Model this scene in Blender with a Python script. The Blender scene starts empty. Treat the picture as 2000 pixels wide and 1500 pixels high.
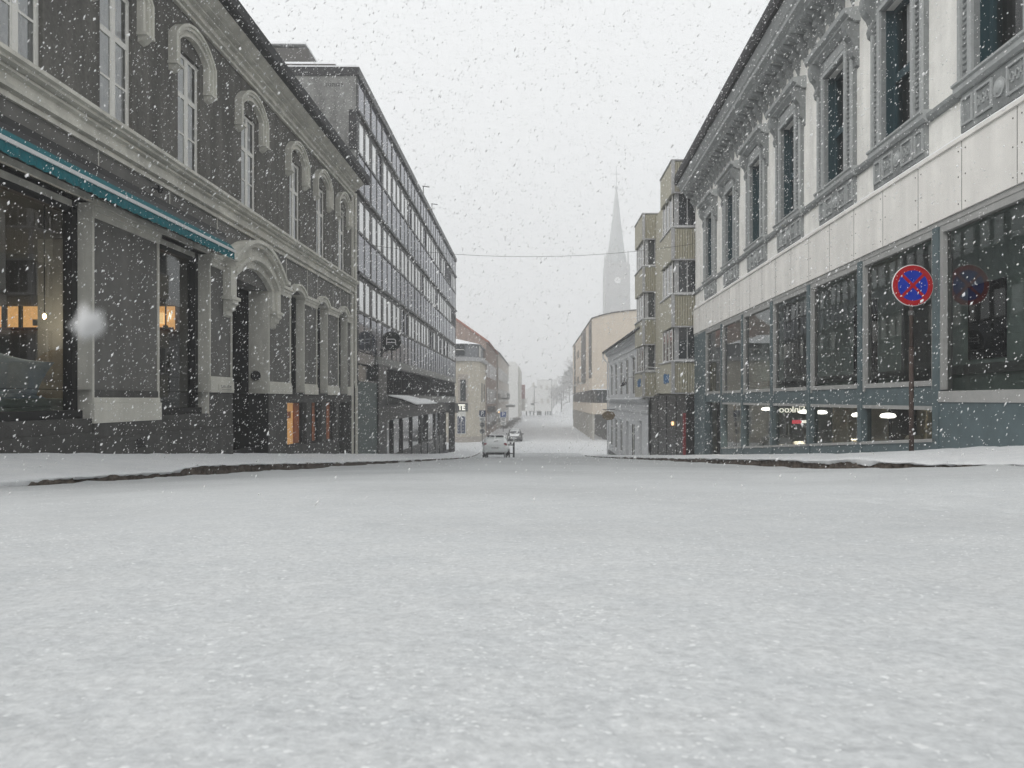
import bpy, bmesh, math, random
import numpy as np
from mathutils import Vector
random.seed(7)
rng = np.random.default_rng(11)
SC = bpy.context.scene
COL = SC.collection
R = math.radians

# ------------------------------------------------------------------ camera, sky, sun, exposure
cam_d = bpy.data.cameras.new('camera')
cam = bpy.data.objects.new('camera', cam_d); COL.objects.link(cam); SC.camera = cam
cam_d.sensor_width = 36.0; cam_d.lens = 27.0; cam_d.clip_start = 0.02; cam_d.clip_end = 2000
cam.location = (0, 0, 0); cam.rotation_euler = (R(90), 0, 0)      # level, looking down the street; the lens is shifted a little
cam_d.shift_x = -45 / 2000.0; cam_d.shift_y = 30 / 2000.0
cam_d.dof.use_dof = True; cam_d.dof.focus_distance = 14.0; cam_d.dof.aperture_fstop = 15.0

W = bpy.data.worlds.new('World'); SC.world = W; W.use_nodes = True
wn = W.node_tree.nodes; wl = W.node_tree.links
bg = wn['Background']
sky = wn.new('ShaderNodeTexSky'); sky.sky_type = 'NISHITA'; sky.sun_disc = False
sky.sun_elevation = R(37); sky.sun_rotation = R(231); sky.dust_density = 4.0; sky.air_density = 1.0
hs = wn.new('ShaderNodeHueSaturation'); hs.inputs['Saturation'].default_value = 0.10
mx = wn.new('ShaderNodeMixRGB'); mx.inputs[0].default_value = 0.80
mx.inputs[2].default_value = (8.1, 8.25, 8.3, 1)                    # the even grey-white of the snow cloud
wl.new(sky.outputs[0], hs.inputs['Color']); wl.new(hs.outputs[0], mx.inputs[1]); wl.new(mx.outputs[0], bg.inputs[0])
bg.inputs[1].default_value = 0.11
sun_d = bpy.data.lights.new('sun', 'SUN'); sun_d.energy = 1.0; sun_d.angle = R(40); sun_d.color = (1.0, 0.97, 0.93)
sun = bpy.data.objects.new('sun', sun_d); COL.objects.link(sun)
SUN_DIR = Vector((0.62, 0.50, -0.60)).normalized()                     # light falls from behind the camera on the left
sun.rotation_euler = SUN_DIR.to_track_quat('-Z', 'Y').to_euler()
SC.view_settings.view_transform = 'Standard'; SC.view_settings.look = 'None'
SC.view_settings.exposure = 0.40; SC.view_settings.gamma = 1.0
SC.cycles.max_bounces = 8; SC.cycles.diffuse_bounces = 3; SC.cycles.glossy_bounces = 3
SC.cycles.transmission_bounces = 4; SC.cycles.transparent_max_bounces = 12; SC.cycles.volume_bounces = 1
SC.cycles.caustics_reflective = False; SC.cycles.caustics_refractive = False

# ------------------------------------------------------------------ materials
MATS = {}
def mat(name, col, rough=0.85, var=0.0, vscale=6.0, bump=0.0, bscale=40.0, metal=0.0, spec=0.3, stain=None, emit=None, estr=0.0):
    m = bpy.data.materials.new(name); m.use_nodes = True
    n = m.node_tree.nodes; l = m.node_tree.links; b = n['Principled BSDF']
    b.inputs['Base Color'].default_value = (*col, 1); b.inputs['Roughness'].default_value = rough
    b.inputs['Metallic'].default_value = metal; b.inputs['Specular IOR Level'].default_value = spec
    tc = n.new('ShaderNodeTexCoord')
    if var > 0 or stain:
        nz = n.new('ShaderNodeTexNoise'); nz.inputs['Scale'].default_value = vscale; nz.inputs['Detail'].default_value = 6; nz.inputs['Roughness'].default_value = 0.7
        l.new(tc.outputs['Object'], nz.inputs['Vector'])
        rp = n.new('ShaderNodeValToRGB')
        rp.color_ramp.elements[0].position = 0.3; rp.color_ramp.elements[1].position = 0.72
        lo = [max(0, c * (1 - var)) for c in col]; hi = [min(1, c * (1 + var)) for c in col]
        rp.color_ramp.elements[0].color = (*lo, 1); rp.color_ramp.elements[1].color = (*hi, 1)
        l.new(nz.outputs['Fac'], rp.inputs[0])
        out = rp.outputs[0]
        if stain:                                            # long soft vertical runs of dirt
            mp = n.new('ShaderNodeMapping'); mp.inputs['Scale'].default_value = (1.6, 1.6, 0.22)
            l.new(tc.outputs['Object'], mp.inputs[0])
            n2 = n.new('ShaderNodeTexNoise'); n2.inputs['Scale'].default_value = 1.7; n2.inputs['Detail'].default_value = 5
            l.new(mp.outputs[0], n2.inputs['Vector'])
            r2 = n.new('ShaderNodeValToRGB'); r2.color_ramp.elements[0].position = 0.38; r2.color_ramp.elements[1].position = 0.66
            r2.color_ramp.elements[0].color = (stain, stain, stain, 1); r2.color_ramp.elements[1].color = (1, 1, 1, 1)
            l.new(n2.outputs['Fac'], r2.inputs[0])
            ml = n.new('ShaderNodeMixRGB'); ml.blend_type = 'MULTIPLY'; ml.inputs[0].default_value = 1
            l.new(out, ml.inputs[1]); l.new(r2.outputs[0], ml.inputs[2]); out = ml.outputs[0]
        l.new(out, b.inputs['Base Color'])
    if bump > 0:
        nb = n.new('ShaderNodeTexNoise'); nb.inputs['Scale'].default_value = bscale; nb.inputs['Detail'].default_value = 4
        l.new(tc.outputs['Object'], nb.inputs['Vector'])
        bp = n.new('ShaderNodeBump'); bp.inputs['Strength'].default_value = bump; bp.inputs['Distance'].default_value = 0.02
        l.new(nb.outputs['Fac'], bp.inputs['Height']); l.new(bp.outputs[0], b.inputs['Normal'])
    if emit:
        b.inputs['Emission Color'].default_value = (*emit, 1); b.inputs['Emission Strength'].default_value = estr
    MATS[name] = m
    return m

def glass_mat(name, tint=(0.8, 0.84, 0.83), ior=1.55, extra=0.0):
    m = bpy.data.materials.new(name); m.use_nodes = True
    n = m.node_tree.nodes; l = m.node_tree.links; n.remove(n['Principled BSDF'])
    t = n.new('ShaderNodeBsdfTransparent'); t.inputs[0].default_value = (*tint, 1)
    g = n.new('ShaderNodeBsdfGlossy'); g.inputs['Roughness'].default_value = 0.015; g.inputs['Color'].default_value = (0.95, 0.97, 0.97, 1)
    fr = n.new('ShaderNodeFresnel'); fr.inputs[0].default_value = ior
    ad = n.new('ShaderNodeMath'); ad.operation = 'MULTIPLY_ADD'; ad.inputs[1].default_value = 1.0 - extra; ad.inputs[2].default_value = extra
    ge = n.new('ShaderNodeNewGeometry'); bf = n.new('ShaderNodeMath'); bf.operation = 'MULTIPLY'
    tc = n.new('ShaderNodeTexCoord'); nz = n.new('ShaderNodeTexNoise'); nz.inputs['Scale'].default_value = 0.9; nz.inputs['Detail'].default_value = 1
    bp = n.new('ShaderNodeBump'); bp.inputs['Strength'].default_value = 0.06; bp.inputs['Distance'].default_value = 0.03
    l.new(tc.outputs['Object'], nz.inputs['Vector']); l.new(nz.outputs['Fac'], bp.inputs['Height']); l.new(bp.outputs[0], g.inputs['Normal'])
    mix = n.new('ShaderNodeMixShader')
    l.new(fr.outputs[0], ad.inputs[0]); l.new(ad.outputs[0], mix.inputs[0]); l.new(t.outputs[0], mix.inputs[1]); l.new(g.outputs[0], mix.inputs[2])
    l.new(mix.outputs[0], n['Material Output'].inputs['Surface'])
    MATS[name] = m
    return m

def snow_mat(name, c_lo, c_hi, fine=70.0, mid=9.0, bump=0.5, patch=0.0):
    m = bpy.data.materials.new(name); m.use_nodes = True
    n = m.node_tree.nodes; l = m.node_tree.links; b = n['Principled BSDF']
    b.inputs['Roughness'].default_value = 0.8; b.inputs['Specular IOR Level'].default_value = 0.2
    tc = n.new('ShaderNodeTexCoord')
    def noise(scale, det, rg=0.6):
        z = n.new('ShaderNodeTexNoise'); z.inputs['Scale'].default_value = scale; z.inputs['Detail'].default_value = det; z.inputs['Roughness'].default_value = rg
        l.new(tc.outputs['Object'], z.inputs['Vector']); return z
    def ramp(src, p0, p1, a, c):
        r = n.new('ShaderNodeValToRGB'); r.color_ramp.elements[0].position = p0; r.color_ramp.elements[1].position = p1
        r.color_ramp.elements[0].color = (*a, 1); r.color_ramp.elements[1].color = (*c, 1); l.new(src, r.inputs[0]); return r
    f = noise(fine, 5); g = noise(mid, 4); k = noise(fine * 0.45, 3)
    ad = n.new('ShaderNodeMath'); ad.operation = 'ADD'; l.new(f.outputs[0], ad.inputs[0]); l.new(k.outputs[0], ad.inputs[1])
    a2 = n.new('ShaderNodeMath'); a2.operation = 'MULTIPLY'; a2.inputs[1].default_value = 0.5; l.new(ad.outputs[0], a2.inputs[0])
    r1 = ramp(a2.outputs[0], 0.37, 0.63, c_lo, c_hi)
    r2 = ramp(g.outputs[0], 0.3, 0.7, (0.90, 0.91, 0.92), (1, 1, 1))
    ml = n.new('ShaderNodeMixRGB'); ml.blend_type = 'MULTIPLY'; ml.inputs[0].default_value = 1
    l.new(r1.outputs[0], ml.inputs[1]); l.new(r2.outputs[0], ml.inputs[2]); out = ml.outputs[0]
    if patch:
        p = noise(0.42, 4, 0.55); r3 = ramp(p.outputs[0], 0.42, 0.62, (1, 1, 1), (1 - patch, 1 - patch, 1 - patch))
        m2 = n.new('ShaderNodeMixRGB'); m2.blend_type = 'MULTIPLY'; m2.inputs[0].default_value = 1
        l.new(out, m2.inputs[1]); l.new(r3.outputs[0], m2.inputs[2]); out = m2.outputs[0]
    l.new(out, b.inputs['Base Color'])
    bp = n.new('ShaderNodeBump'); bp.inputs['Strength'].default_value = bump; bp.inputs['Distance'].default_value = 0.012
    l.new(a2.outputs[0], bp.inputs['Height']); l.new(bp.outputs[0], b.inputs['Normal'])
    MATS[name] = m
    return m

mat('stucco', (.178,.172,.158), 0.95, 0.30, 14, 0.9, 110, stain=0.62)
mat('smooth_stucco', (.165,.161,.152), 0.9, 0.12, 5, 0.25, 60, stain=0.78)
mat('plinth', (.085,.083,.079), 0.85, 0.25, 7, 0.5, 50, stain=0.7)
mat('pale_trim', (.66,.645,.58), 0.85, 0.10, 3, 0.15, 40, stain=0.74)
mat('pale_block', (.62,.605,.545), 0.85, 0.08, 3, 0.1, 30, stain=0.85)
mat('roof_black', (0.016, 0.016, 0.018), 0.7, 0.4, 12, 0.5, 18)
mat('black_frame', (0.012, 0.012, 0.013), 0.5)
mat('white_frame', (.70,.69,.65), 0.6, 0.08, 5)
mat('curtain', (.90,.91,.94), 0.9, 0.12, 5)
mat('dark_room', (.06,.06,.06), 0.95)
mat('void', (0.006, 0.006, 0.006), 0.95)
mat('teal_fabric', (.004,.125,.150), 0.8, 0.25, 20)
mat('bar_metal', (.6,.61,.61), 0.5)
mat('concrete', (.30,.30,.29), 0.92, 0.28, 8, 0.5, 40, stain=0.60)
mat('dark_metal', (0.022, 0.022, 0.024), 0.45, 0.2, 10)
mat('grey_panel', (.22,.22,.21), 0.6, 0.2, 3)
mat('slate_panel', (.085,.11,.107), 0.6, 0.3, 4, 0.2, 30)
mat('black_stone', (0.012, 0.012, 0.013), 0.4, 0.2, 8)
mat('curtain_glass', (.85,.86,.83), 0.10, 0.16, 2.0, spec=0.7)
def gloss_glass(name, col, ior, var=0.0):
    m = bpy.data.materials.new(name); m.use_nodes = True
    n = m.node_tree.nodes; l = m.node_tree.links; n.remove(n['Principled BSDF'])
    d = n.new('ShaderNodeBsdfDiffuse'); d.inputs[0].default_value = (*col, 1)
    g = n.new('ShaderNodeBsdfGlossy'); g.inputs['Roughness'].default_value = 0.06; g.inputs['Color'].default_value = (0.93, 0.94, 0.97, 1)
    fr = n.new('ShaderNodeFresnel'); fr.inputs[0].default_value = ior
    tc = n.new('ShaderNodeTexCoord'); nz = n.new('ShaderNodeTexNoise'); nz.inputs['Scale'].default_value = 1.1; nz.inputs['Detail'].default_value = 2; l.new(tc.outputs['Object'], nz.inputs['Vector'])
    bp = n.new('ShaderNodeBump'); bp.inputs['Strength'].default_value = 0.05; bp.inputs['Distance'].default_value = 0.03; l.new(nz.outputs['Fac'], bp.inputs['Height']); l.new(bp.outputs[0], g.inputs['Normal'])
    mix = n.new('ShaderNodeMixShader'); l.new(fr.outputs[0], mix.inputs[0]); l.new(d.outputs[0], mix.inputs[1]); l.new(g.outputs[0], mix.inputs[2])
    l.new(mix.outputs[0], n['Material Output'].inputs['Surface']); MATS[name] = m
gloss_glass('blind_glass', (.90, .91, .88), 4.0)
gloss_glass('office_spandrel', (.07, .075, .095), 1.75)
mat('dark_glass', (0.03, 0.035, 0.04), 0.05, spec=0.8)
mat('spandrel_glass', (0.075, 0.078, 0.09), 0.10, 0.15, 1.2, spec=0.8)
mat('cream_wall', (.60,.55,.46), 0.9, 0.10, 2, 0.1, 30, stain=0.85)
mat('white_wall', (.88,.87,.83), 0.9, 0.10, 2.5, 0.15, 40, stain=0.84)
mat('white_panel', (.87,.85,.81), 0.6, 0.06, 2.2, stain=0.87)
mat('joint', (0.10, 0.095, 0.09), 0.9)
mat('grey_stone', (.29,.305,.305), 0.85, 0.22, 9, 0.35, 45, stain=0.75)
mat('grey_stone_light', (.38,.395,.395), 0.85, 0.15, 8, 0.2, 45)
mat('teal_black', (.022,.050,.060), 0.4)
mat('steel_blue', (.10,.135,.145), 0.5, 0.18, 4)
mat('alu', (.36,.36,.35), 0.5, 0.12, 6)
mat('olive_wall', (.60,.58,.49), 0.9, 0.1, 1.5)
mat('room_floor', (0.10, 0.09, 0.08), 0.7)
mat('ribbed_yellow', (.455,.43,.335), 0.85, 0.08, 9, 0.1, 30, stain=0.9)
mat('flat_yellow', (.455,.435,.355), 0.85, 0.10, 5)
mat('grey_frame', (.40,.40,.405), 0.6, 0.1, 4)
mat('blue_paint', (0.06, 0.16, 0.32), 0.7, 0.3, 20)
mat('red_paint', (0.22, 0.018, 0.022), 0.6, 0.2, 8)
mat('sign_red', (0.42, 0.008, 0.014), 0.45)
mat('sign_blue', (0.006, 0.035, 0.40), 0.45)
mat('sign_white', (0.75, 0.75, 0.74), 0.5)
mat('sign_dark', (0.015, 0.016, 0.017), 0.4)
mat('park_blue', (0.012, 0.07, 0.27), 0.5)
mat('park_navy', (0.012, 0.03, 0.09), 0.5)
mat('rust_pole', (0.065, 0.045, 0.038), 0.7, 0.4, 18)
mat('pole_grey', (0.12, 0.12, 0.12), 0.6)
mat('grey_wood', (.68,.69,.70), 0.85, 0.07, 3, 0.1, 30)
mat('grey_wood_dark', (.17,.175,.18), 0.85, 0.1, 3)
mat('slate', (.22,.225,.24), 0.8, 0.25, 3, 0.3, 12)
mat('beige', (.62,.545,.455), 0.9, 0.06, 1.0, stain=0.93)
mat('beige_grey', (.46,.44,.40), 0.9, 0.08, 1)
mat('brown_metal', (0.09, 0.085, 0.08), 0.6)
mat('brick', (.31,.23,.195), 0.9, 0.2, 3, stain=0.8)  # lightened so the far brick looks faded by haze
mat('red_tile', (.32,.13,.095), 0.85, 0.2, 4)
mat('taupe', (.42,.38,.34), 0.9, 0.1, 2)
mat('pale_far', (.74,.74,.72), 0.9, 0.05, 1)  # lightened, adds haze to the far blocks by colour
mat('church_stone', (.30,.297,.29), 0.9, 0.1, 0.4)
mat('church_copper', (.28,.295,.29), 0.8, 0.1, 0.4)
mat('bark', (.16,.155,.15), 0.95)
mat('twigs', (.36,.355,.35), 0.95, 0.3, 2)  # twigs paled, distance haze put into the colour
mat('conifer', (.29,.30,.29), 0.95, 0.3, 2)  # needles paled as well, part of their haze is colour
mat('shrub_leaf', (0.17, 0.15, 0.14), 0.95, 0.3, 6)
mat('car_white', (.90,.92,.91), 0.3, spec=0.5)
mat('car_dark', (0.05, 0.052, 0.056), 0.3, spec=0.5)
mat('rubber', (0.012, 0.012, 0.012), 0.8)
mat('tail_red', (0.20, 0.008, 0.015), 0.25, spec=0.6)
mat('lamp_clear', (0.6, 0.6, 0.6), 0.2, spec=0.6)
mat('granite', (.105,.085,.069), 0.9, 0.75, 14, 1.0, 40)
mat('brown_wood', (.33,.105,.038), 0.6, 0.3, 5)
mat('warm_light', (0.5, 0.3, 0.12), 0.9, 0.45, 9, emit=(1.0, 0.52, 0.19), estr=0.55)
mat('warm_bright', (0.6, 0.4, 0.2), 0.9, 0.2, 5, emit=(1.0, 0.66, 0.32), estr=0.85)
mat('amber_board', (0.5, 0.30, 0.12), 0.9, 0.25, 4, emit=(1.0, 0.52, 0.2), estr=0.22)
mat('slot_dark', (0.035, 0.036, 0.038), 0.9)
mat('dim_lamp', (1, .7, .4), 0.5, emit=(1.0, 0.6, 0.28), estr=1.6)
mat('bulb', (1, 0.8, 0.5), 0.5, emit=(1.0, 0.62, 0.25), estr=9.0)
mat('white_lamp', (1, 1, 1), 0.5, emit=(1.0, 0.97, 0.88), estr=2.2)
mat('letter_glow', (1, 1, 0.9), 0.5, emit=(1.0, 0.98, 0.85), estr=0.85)
mat('neon_red', (0.8, 0.05, 0.08), 0.5, emit=(1.0, 0.10, 0.14), estr=0.4)
mat('neon_green', (0.05, 0.7, 0.2), 0.5, emit=(0.05, 0.85, 0.30), estr=0.4)
mat('linen_blue', (.40,.50,.62), 0.95, 0.2, 6)
mat('linen_pink', (.70,.40,.32), 0.95, 0.2, 6)
mat('linen_green', (.42,.50,.44), 0.95, 0.1, 6)
mat('cork', (.36,.31,.24), 0.95, 0.2, 8)
mat('screen_grey', (.30,.305,.30), 0.95, 0.1, 4)
mat('table_wood', (0.55, 0.43, 0.29), 0.5, 0.15, 4)
mat('ceramic', (0.62, 0.60, 0.50), 0.4)
mat('brass', (0.16, 0.11, 0.05), 0.6, 0.35, 30)
glass_mat('shop_glass', (0.80, 0.84, 0.82), 1.55, 0.03)
glass_mat('wide_glass', (0.84, 0.88, 0.86), 1.5, 0.0)
glass_mat('low_glass', (0.90, 0.92, 0.91), 1.40, 0.0)
mat('shop_wall', (0.20, 0.20, 0.19), 0.95, 0.1, 2)
mat('hall_wall', (.50,.60,.565), 0.95, 0.25, 0.7)
glass_mat('plain_glass', (0.95, 0.96, 0.96), 1.45, 0.0)
snow_mat('road_snow', (0.48, 0.492, 0.497), (0.645, 0.657, 0.66), 150, 8, 0.25, 0.12)
snow_mat('fresh_snow', (0.68, 0.692, 0.70), (0.78, 0.785, 0.79), 60, 3, 0.4)
mat('crumb_snow', (0.655, 0.667, 0.67), 0.9, 0.05, 30)
mat('ledge_snow', (0.86, 0.87, 0.88), 0.9, 0.04, 20, 0.3, 30)
fl = bpy.data.materials.new('snowflake'); fl.use_nodes = True
_n = fl.node_tree.nodes; _l = fl.node_tree.links; _n.remove(_n['Principled BSDF'])
_d = _n.new('ShaderNodeBsdfDiffuse'); _d.inputs[0].default_value = (0.95, 0.95, 0.95, 1)
_t = _n.new('ShaderNodeBsdfTranslucent'); _t.inputs[0].default_value = (0.95, 0.95, 0.95, 1)
_m = _n.new('ShaderNodeMixShader'); _m.inputs[0].default_value = 0.5
_l.new(_d.outputs[0], _m.inputs[1]); _l.new(_t.outputs[0], _m.inputs[2]); _l.new(_m.outputs[0], _n['Material Output'].inputs['Surface'])
MATS['snowflake'] = fl

# ------------------------------------------------------------------ mesh helpers
class MB:
    """collects geometry; frame(s) maps facade coordinates (u along, z up, d out of the wall) to local x y z"""
    def __init__(self, s=None):
        self.v = []; self.f = []; self.m = []; self.s = s
    def p(self, u, z, d): return (self.s * d, u, z)
    def add(self, vs, fs, mi=0):
        o = len(self.v); self.v += [tuple(q) for q in vs]; self.f += [tuple(i + o for i in f) for f in fs]; self.m += [mi] * len(fs)
        return self
    def box(self, x0, x1, y0, y1, z0, z1, mi=0):
        vs = [(x, y, z) for x in (x0, x1) for y in (y0, y1) for z in (z0, z1)]
        return self.add(vs, [(0, 1, 3, 2), (4, 6, 7, 5), (0, 4, 5, 1), (2, 3, 7, 6), (0, 2, 6, 4), (1, 5, 7, 3)], mi)
    def wb(self, u0, u1, z0, z1, d0, d1, mi=0):            # box in facade coordinates
        a, b = sorted((self.s * d0, self.s * d1)); return self.box(a, b, u0, u1, z0, z1, mi)
    def wq(self, u0, u1, z0, z1, d, mi=0):
        return self.add([self.p(u0, z0, d), self.p(u1, z0, d), self.p(u1, z1, d), self.p(u0, z1, d)], [(0, 1, 2, 3) if self.s > 0 else (3, 2, 1, 0)], mi)
    def hull(self, a, b, mi=0):                            # prism between two equal polygons
        n = len(a); fs = [tuple(range(n))[::-1], tuple(range(n, 2 * n))] + [(i, (i + 1) % n, n + (i + 1) % n, n + i) for i in range(n)]
        return self.add(list(a) + list(b), fs, mi)
    def prof(self, pts, u0, u1, mi=0):                     # profile (d,z) run along u
        return self.hull([self.p(u0, z, d) for d, z in pts], [self.p(u1, z, d) for d, z in pts], mi)
    def plate(self, pts, d0, d1, mi=0):                    # outline (u,z) given thickness d0..d1
        return self.hull([self.p(u, z, d0) for u, z in pts], [self.p(u, z, d1) for u, z in pts], mi)
    def strip(self, inner, outer, d0, d1, mi=0):           # band between two open outlines, with thickness
        for i in range(len(inner) - 1):
            q = [inner[i], inner[i + 1], outer[i + 1], outer[i]]
            self.plate(q, d0, d1, mi)
        return self
    def tube(self, path, r, n=8, mi=0, r2=None):
        path = [Vector(q) for q in path]; rings = []
        for i, c in enumerate(path):
            t = (path[min(i + 1, len(path) - 1)] - path[max(i - 1, 0)]).normalized()
            a = t.cross(Vector((0, 0, 1)));  a = t.cross(Vector((1, 0, 0))) if a.length < 1e-3 else a
            a.normalize(); b = t.cross(a); rr = r if r2 is None else r + (r2 - r) * i / (len(path) - 1)
            rings.append([c + (a * math.cos(k * 2 * math.pi / n) + b * math.sin(k * 2 * math.pi / n)) * rr for k in range(n)])
        vs = [q for g in rings for q in g]; fs = []
        for i in range(len(rings) - 1):
            for k in range(n):
                fs.append((i * n + k, i * n + (k + 1) % n, (i + 1) * n + (k + 1) % n, (i + 1) * n + k))
        fs += [tuple(range(n))[::-1], tuple(range((len(rings) - 1) * n, len(rings) * n))]
        return self.add(vs, fs, mi)
    def lathe(self, prof, c=(0, 0, 0), n=16, mi=0, axis='z'):
        vs = []; fs = []
        for r, h in prof:
            for k in range(n):
                a = 2 * math.pi * k / n; x, y = r * math.cos(a), r * math.sin(a)
                q = (x, y, h) if axis == 'z' else ((x, h, y) if axis == 'y' else (h, x, y))
                vs.append((c[0] + q[0], c[1] + q[1], c[2] + q[2]))
        for i in range(len(prof) - 1):
            for k in range(n):
                fs.append((i * n + k, i * n + (k + 1) % n, (i + 1) * n + (k + 1) % n, (i + 1) * n + k))
        fs += [tuple(range(n)), tuple(range((len(prof) - 1) * n, len(prof) * n))]
        return self.add(vs, fs, mi)
    def wall(self, u0, u1, z0, z1, d, holes, depth, mi=0, rmi=None):
        """facade sheet with rectangular openings (u0,u1,z0,z1[,depth]) and their reveals"""
        us = sorted({u0, u1, *[h[0] for h in holes], *[h[1] for h in holes]}); zs = sorted({z0, z1, *[h[2] for h in holes], *[h[3] for h in holes]})
        us = [u for u in us if u0 <= u <= u1]; zs = [z for z in zs if z0 <= z <= z1]
        for i in range(len(us) - 1):
            for k in range(len(zs) - 1):
                cu, cz = (us[i] + us[i + 1]) / 2, (zs[k] + zs[k + 1]) / 2
                if any(h[0] < cu < h[1] and h[2] < cz < h[3] for h in holes): continue
                self.wq(us[i], us[i + 1], zs[k], zs[k + 1], d, mi)
        for h in holes:
            a, b, c, e = h[:4]; dp = h[4] if len(h) > 4 else depth; r = mi if rmi is None else rmi
            for q in ([(a, c), (a, e)], [(b, c), (b, e)], [(a, c), (b, c)], [(a, e), (b, e)]):
                (p1, p2) = q
                self.add([self.p(p1[0], p1[1], d), self.p(p2[0], p2[1], d), self.p(p2[0], p2[1], d - dp), self.p(p1[0], p1[1], d - dp)], [(0, 1, 2, 3)], r)
        return self
    def build(self, name, mats, parent=None, smooth=False, bevel=0.0):
        me = bpy.data.meshes.new(name); me.from_pydata(self.v, [], self.f)
        for q in ([mats] if isinstance(mats, str) else mats): me.materials.append(MATS[q])
        me.polygons.foreach_set('material_index', self.m)
        if mats not in ('shop_glass', 'wide_glass', 'low_glass', 'plain_glass'):      # panes already face outwards
            bm = bmesh.new(); bm.from_mesh(me); bmesh.ops.recalc_face_normals(bm, faces=bm.faces); bm.to_mesh(me); bm.free()
        if smooth: me.polygons.foreach_set('use_smooth', [True] * len(me.polygons))
        o = bpy.data.objects.new(name, me); COL.objects.link(o)
        if parent: o.parent = parent
        if bevel:
            b = o.modifiers.new('edge', 'BEVEL'); b.width = bevel; b.segments = 2; b.limit_method = 'ANGLE'
        return o

def tag(o, label=None, cat=None, group=None, kind=None):
    if label: o['label'] = label
    if cat: o['category'] = cat
    if group: o['group'] = group
    if kind: o['kind'] = kind
    return o
def thing(name, label, cat, loc=(0, 0, 0), rz=0.0, group=None):
    o = bpy.data.objects.new(name, None); COL.objects.link(o); o.location = loc; o.rotation_euler = (0, 0, rz); o.empty_display_size = 0.3
    return tag(o, label, cat, group)
def copy_part(o, parent, loc=None):
    c = o.copy(); COL.objects.link(c); c.parent = parent
    if loc is not None: c.location = loc
    for ch in list(o.children): copy_part(ch, c)
    return c
def arc_pts(uc, half, z_spring, rise, n=14):                # segmental arch from left spring to right spring
    rad = (half * half + rise * rise) / (2 * rise); zc = z_spring + rise - rad; a = math.asin(min(1, half / rad))
    return [(uc + rad * math.sin(t), zc + rad * math.cos(t)) for t in np.linspace(-a, a, n)]
def text_mb(mb, body, size, place, mi=0, ext=0.01, mirror=False, offset=0.0):
    cu = bpy.data.curves.new('lettering', 'FONT'); cu.body = body; cu.size = size; cu.extrude = ext; cu.align_x = 'CENTER'; cu.align_y = 'CENTER'; cu.offset = offset
    cu.resolution_u = 3
    ob = bpy.data.objects.new('lettering', cu); COL.objects.link(ob)
    dg = bpy.context.evaluated_depsgraph_get(); me = bpy.data.meshes.new_from_object(ob.evaluated_get(dg))
    vs = [place((-v.co.x if mirror else v.co.x), v.co.y, v.co.z) for v in me.vertices]
    mb.add(vs, [tuple(p.vertices) for p in me.polygons], mi)
    bpy.data.objects.remove(ob); bpy.data.meshes.remove(me); bpy.data.curves.remove(cu)
    return mb
def marks(mb, place, width, h, n, mi=0, t=.004):
    x = -width / 2; st = width / n
    for k in range(n):
        w = st * (.30, .62, .45, .7, .38)[k % 5]; a = h * (.5, .36, .5, .42)[k % 4]
        mb.hull([place(x, -h / 2, 0), place(x + w * .35, -h / 2, 0), place(x + w * .35, a, 0), place(x, a, 0)], [place(x, -h / 2, t), place(x + w * .35, -h / 2, t), place(x + w * .35, a, t), place(x, a, t)], mi)
        if k % 3 != 1: zz = (h * .3, -h * .45, 0)[k % 3]; mb.hull([place(x + w * .36, zz, 0), place(x + w, zz, 0), place(x + w, zz + h * .16, 0), place(x + w * .36, zz + h * .16, 0)], [place(x + w * .36, zz, t), place(x + w, zz, t), place(x + w, zz + h * .16, t), place(x + w * .36, zz + h * .16, t)], mi)
        x += st
    return mb
_perm = rng.permutation(4096)
def vnoise(x, y):                                            # smooth value noise, about -1..1
    xi = np.floor(x).astype(int); yi = np.floor(y).astype(int); fx = x - xi; fy = y - yi
    fx = fx * fx * (3 - 2 * fx); fy = fy * fy * (3 - 2 * fy)
    h = lambda a, b: _perm[(_perm[a & 4095] + b) & 4095] / 2047.5 - 1
    return (h(xi, yi) * (1 - fx) + h(xi + 1, yi) * fx) * (1 - fy) + (h(xi, yi + 1) * (1 - fx) + h(xi + 1, yi + 1) * fx) * fy

# ------------------------------------------------------------------ ground
SL = 0.0715; FLAT = -5.0
def slope(Y):                                                # the street drops, then runs level
    a = -SL * np.asarray(Y, float); b = FLAT + 0.2
    k = 1.2; return b + np.log1p(np.exp(np.clip((a - b) / k * 4, -60, 60))) * k / 4
def fade(Y, a, b): return np.clip((np.asarray(Y, float) - a) / (b - a), 0, 1)
KL, KR, WL = -5.0, 4.0, -7.0
def road_z(X, Y):
    near = 1 - fade(Y, 55, 70)
    return slope(Y) - 0.20 - 0.028 * np.maximum(0, -X - 1.0) * near + 0.10 * fade(X, 1.6, 4.0) * (1 - fade(Y, 6.4, 10.5))
def wallR(Y): return 5.62 + 0.0233 * Y
def kerbL_h(Y): return np.interp(Y, [-5, 7, 10.6, 11.5, 20, 34, 60, 80], [0.05, 0.05, 0.07, 0.15, 0.105, 0.09, 0.08, 0.06])
def kerbR_h(Y): return np.interp(Y, [-5, 5.9, 6.6, 8.2, 9.4, 13, 20, 40, 62], [0.0, 0.0, 0.015, 0.05, 0.105, 0.115, 0.09, 0.07, 0.05])
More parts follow.
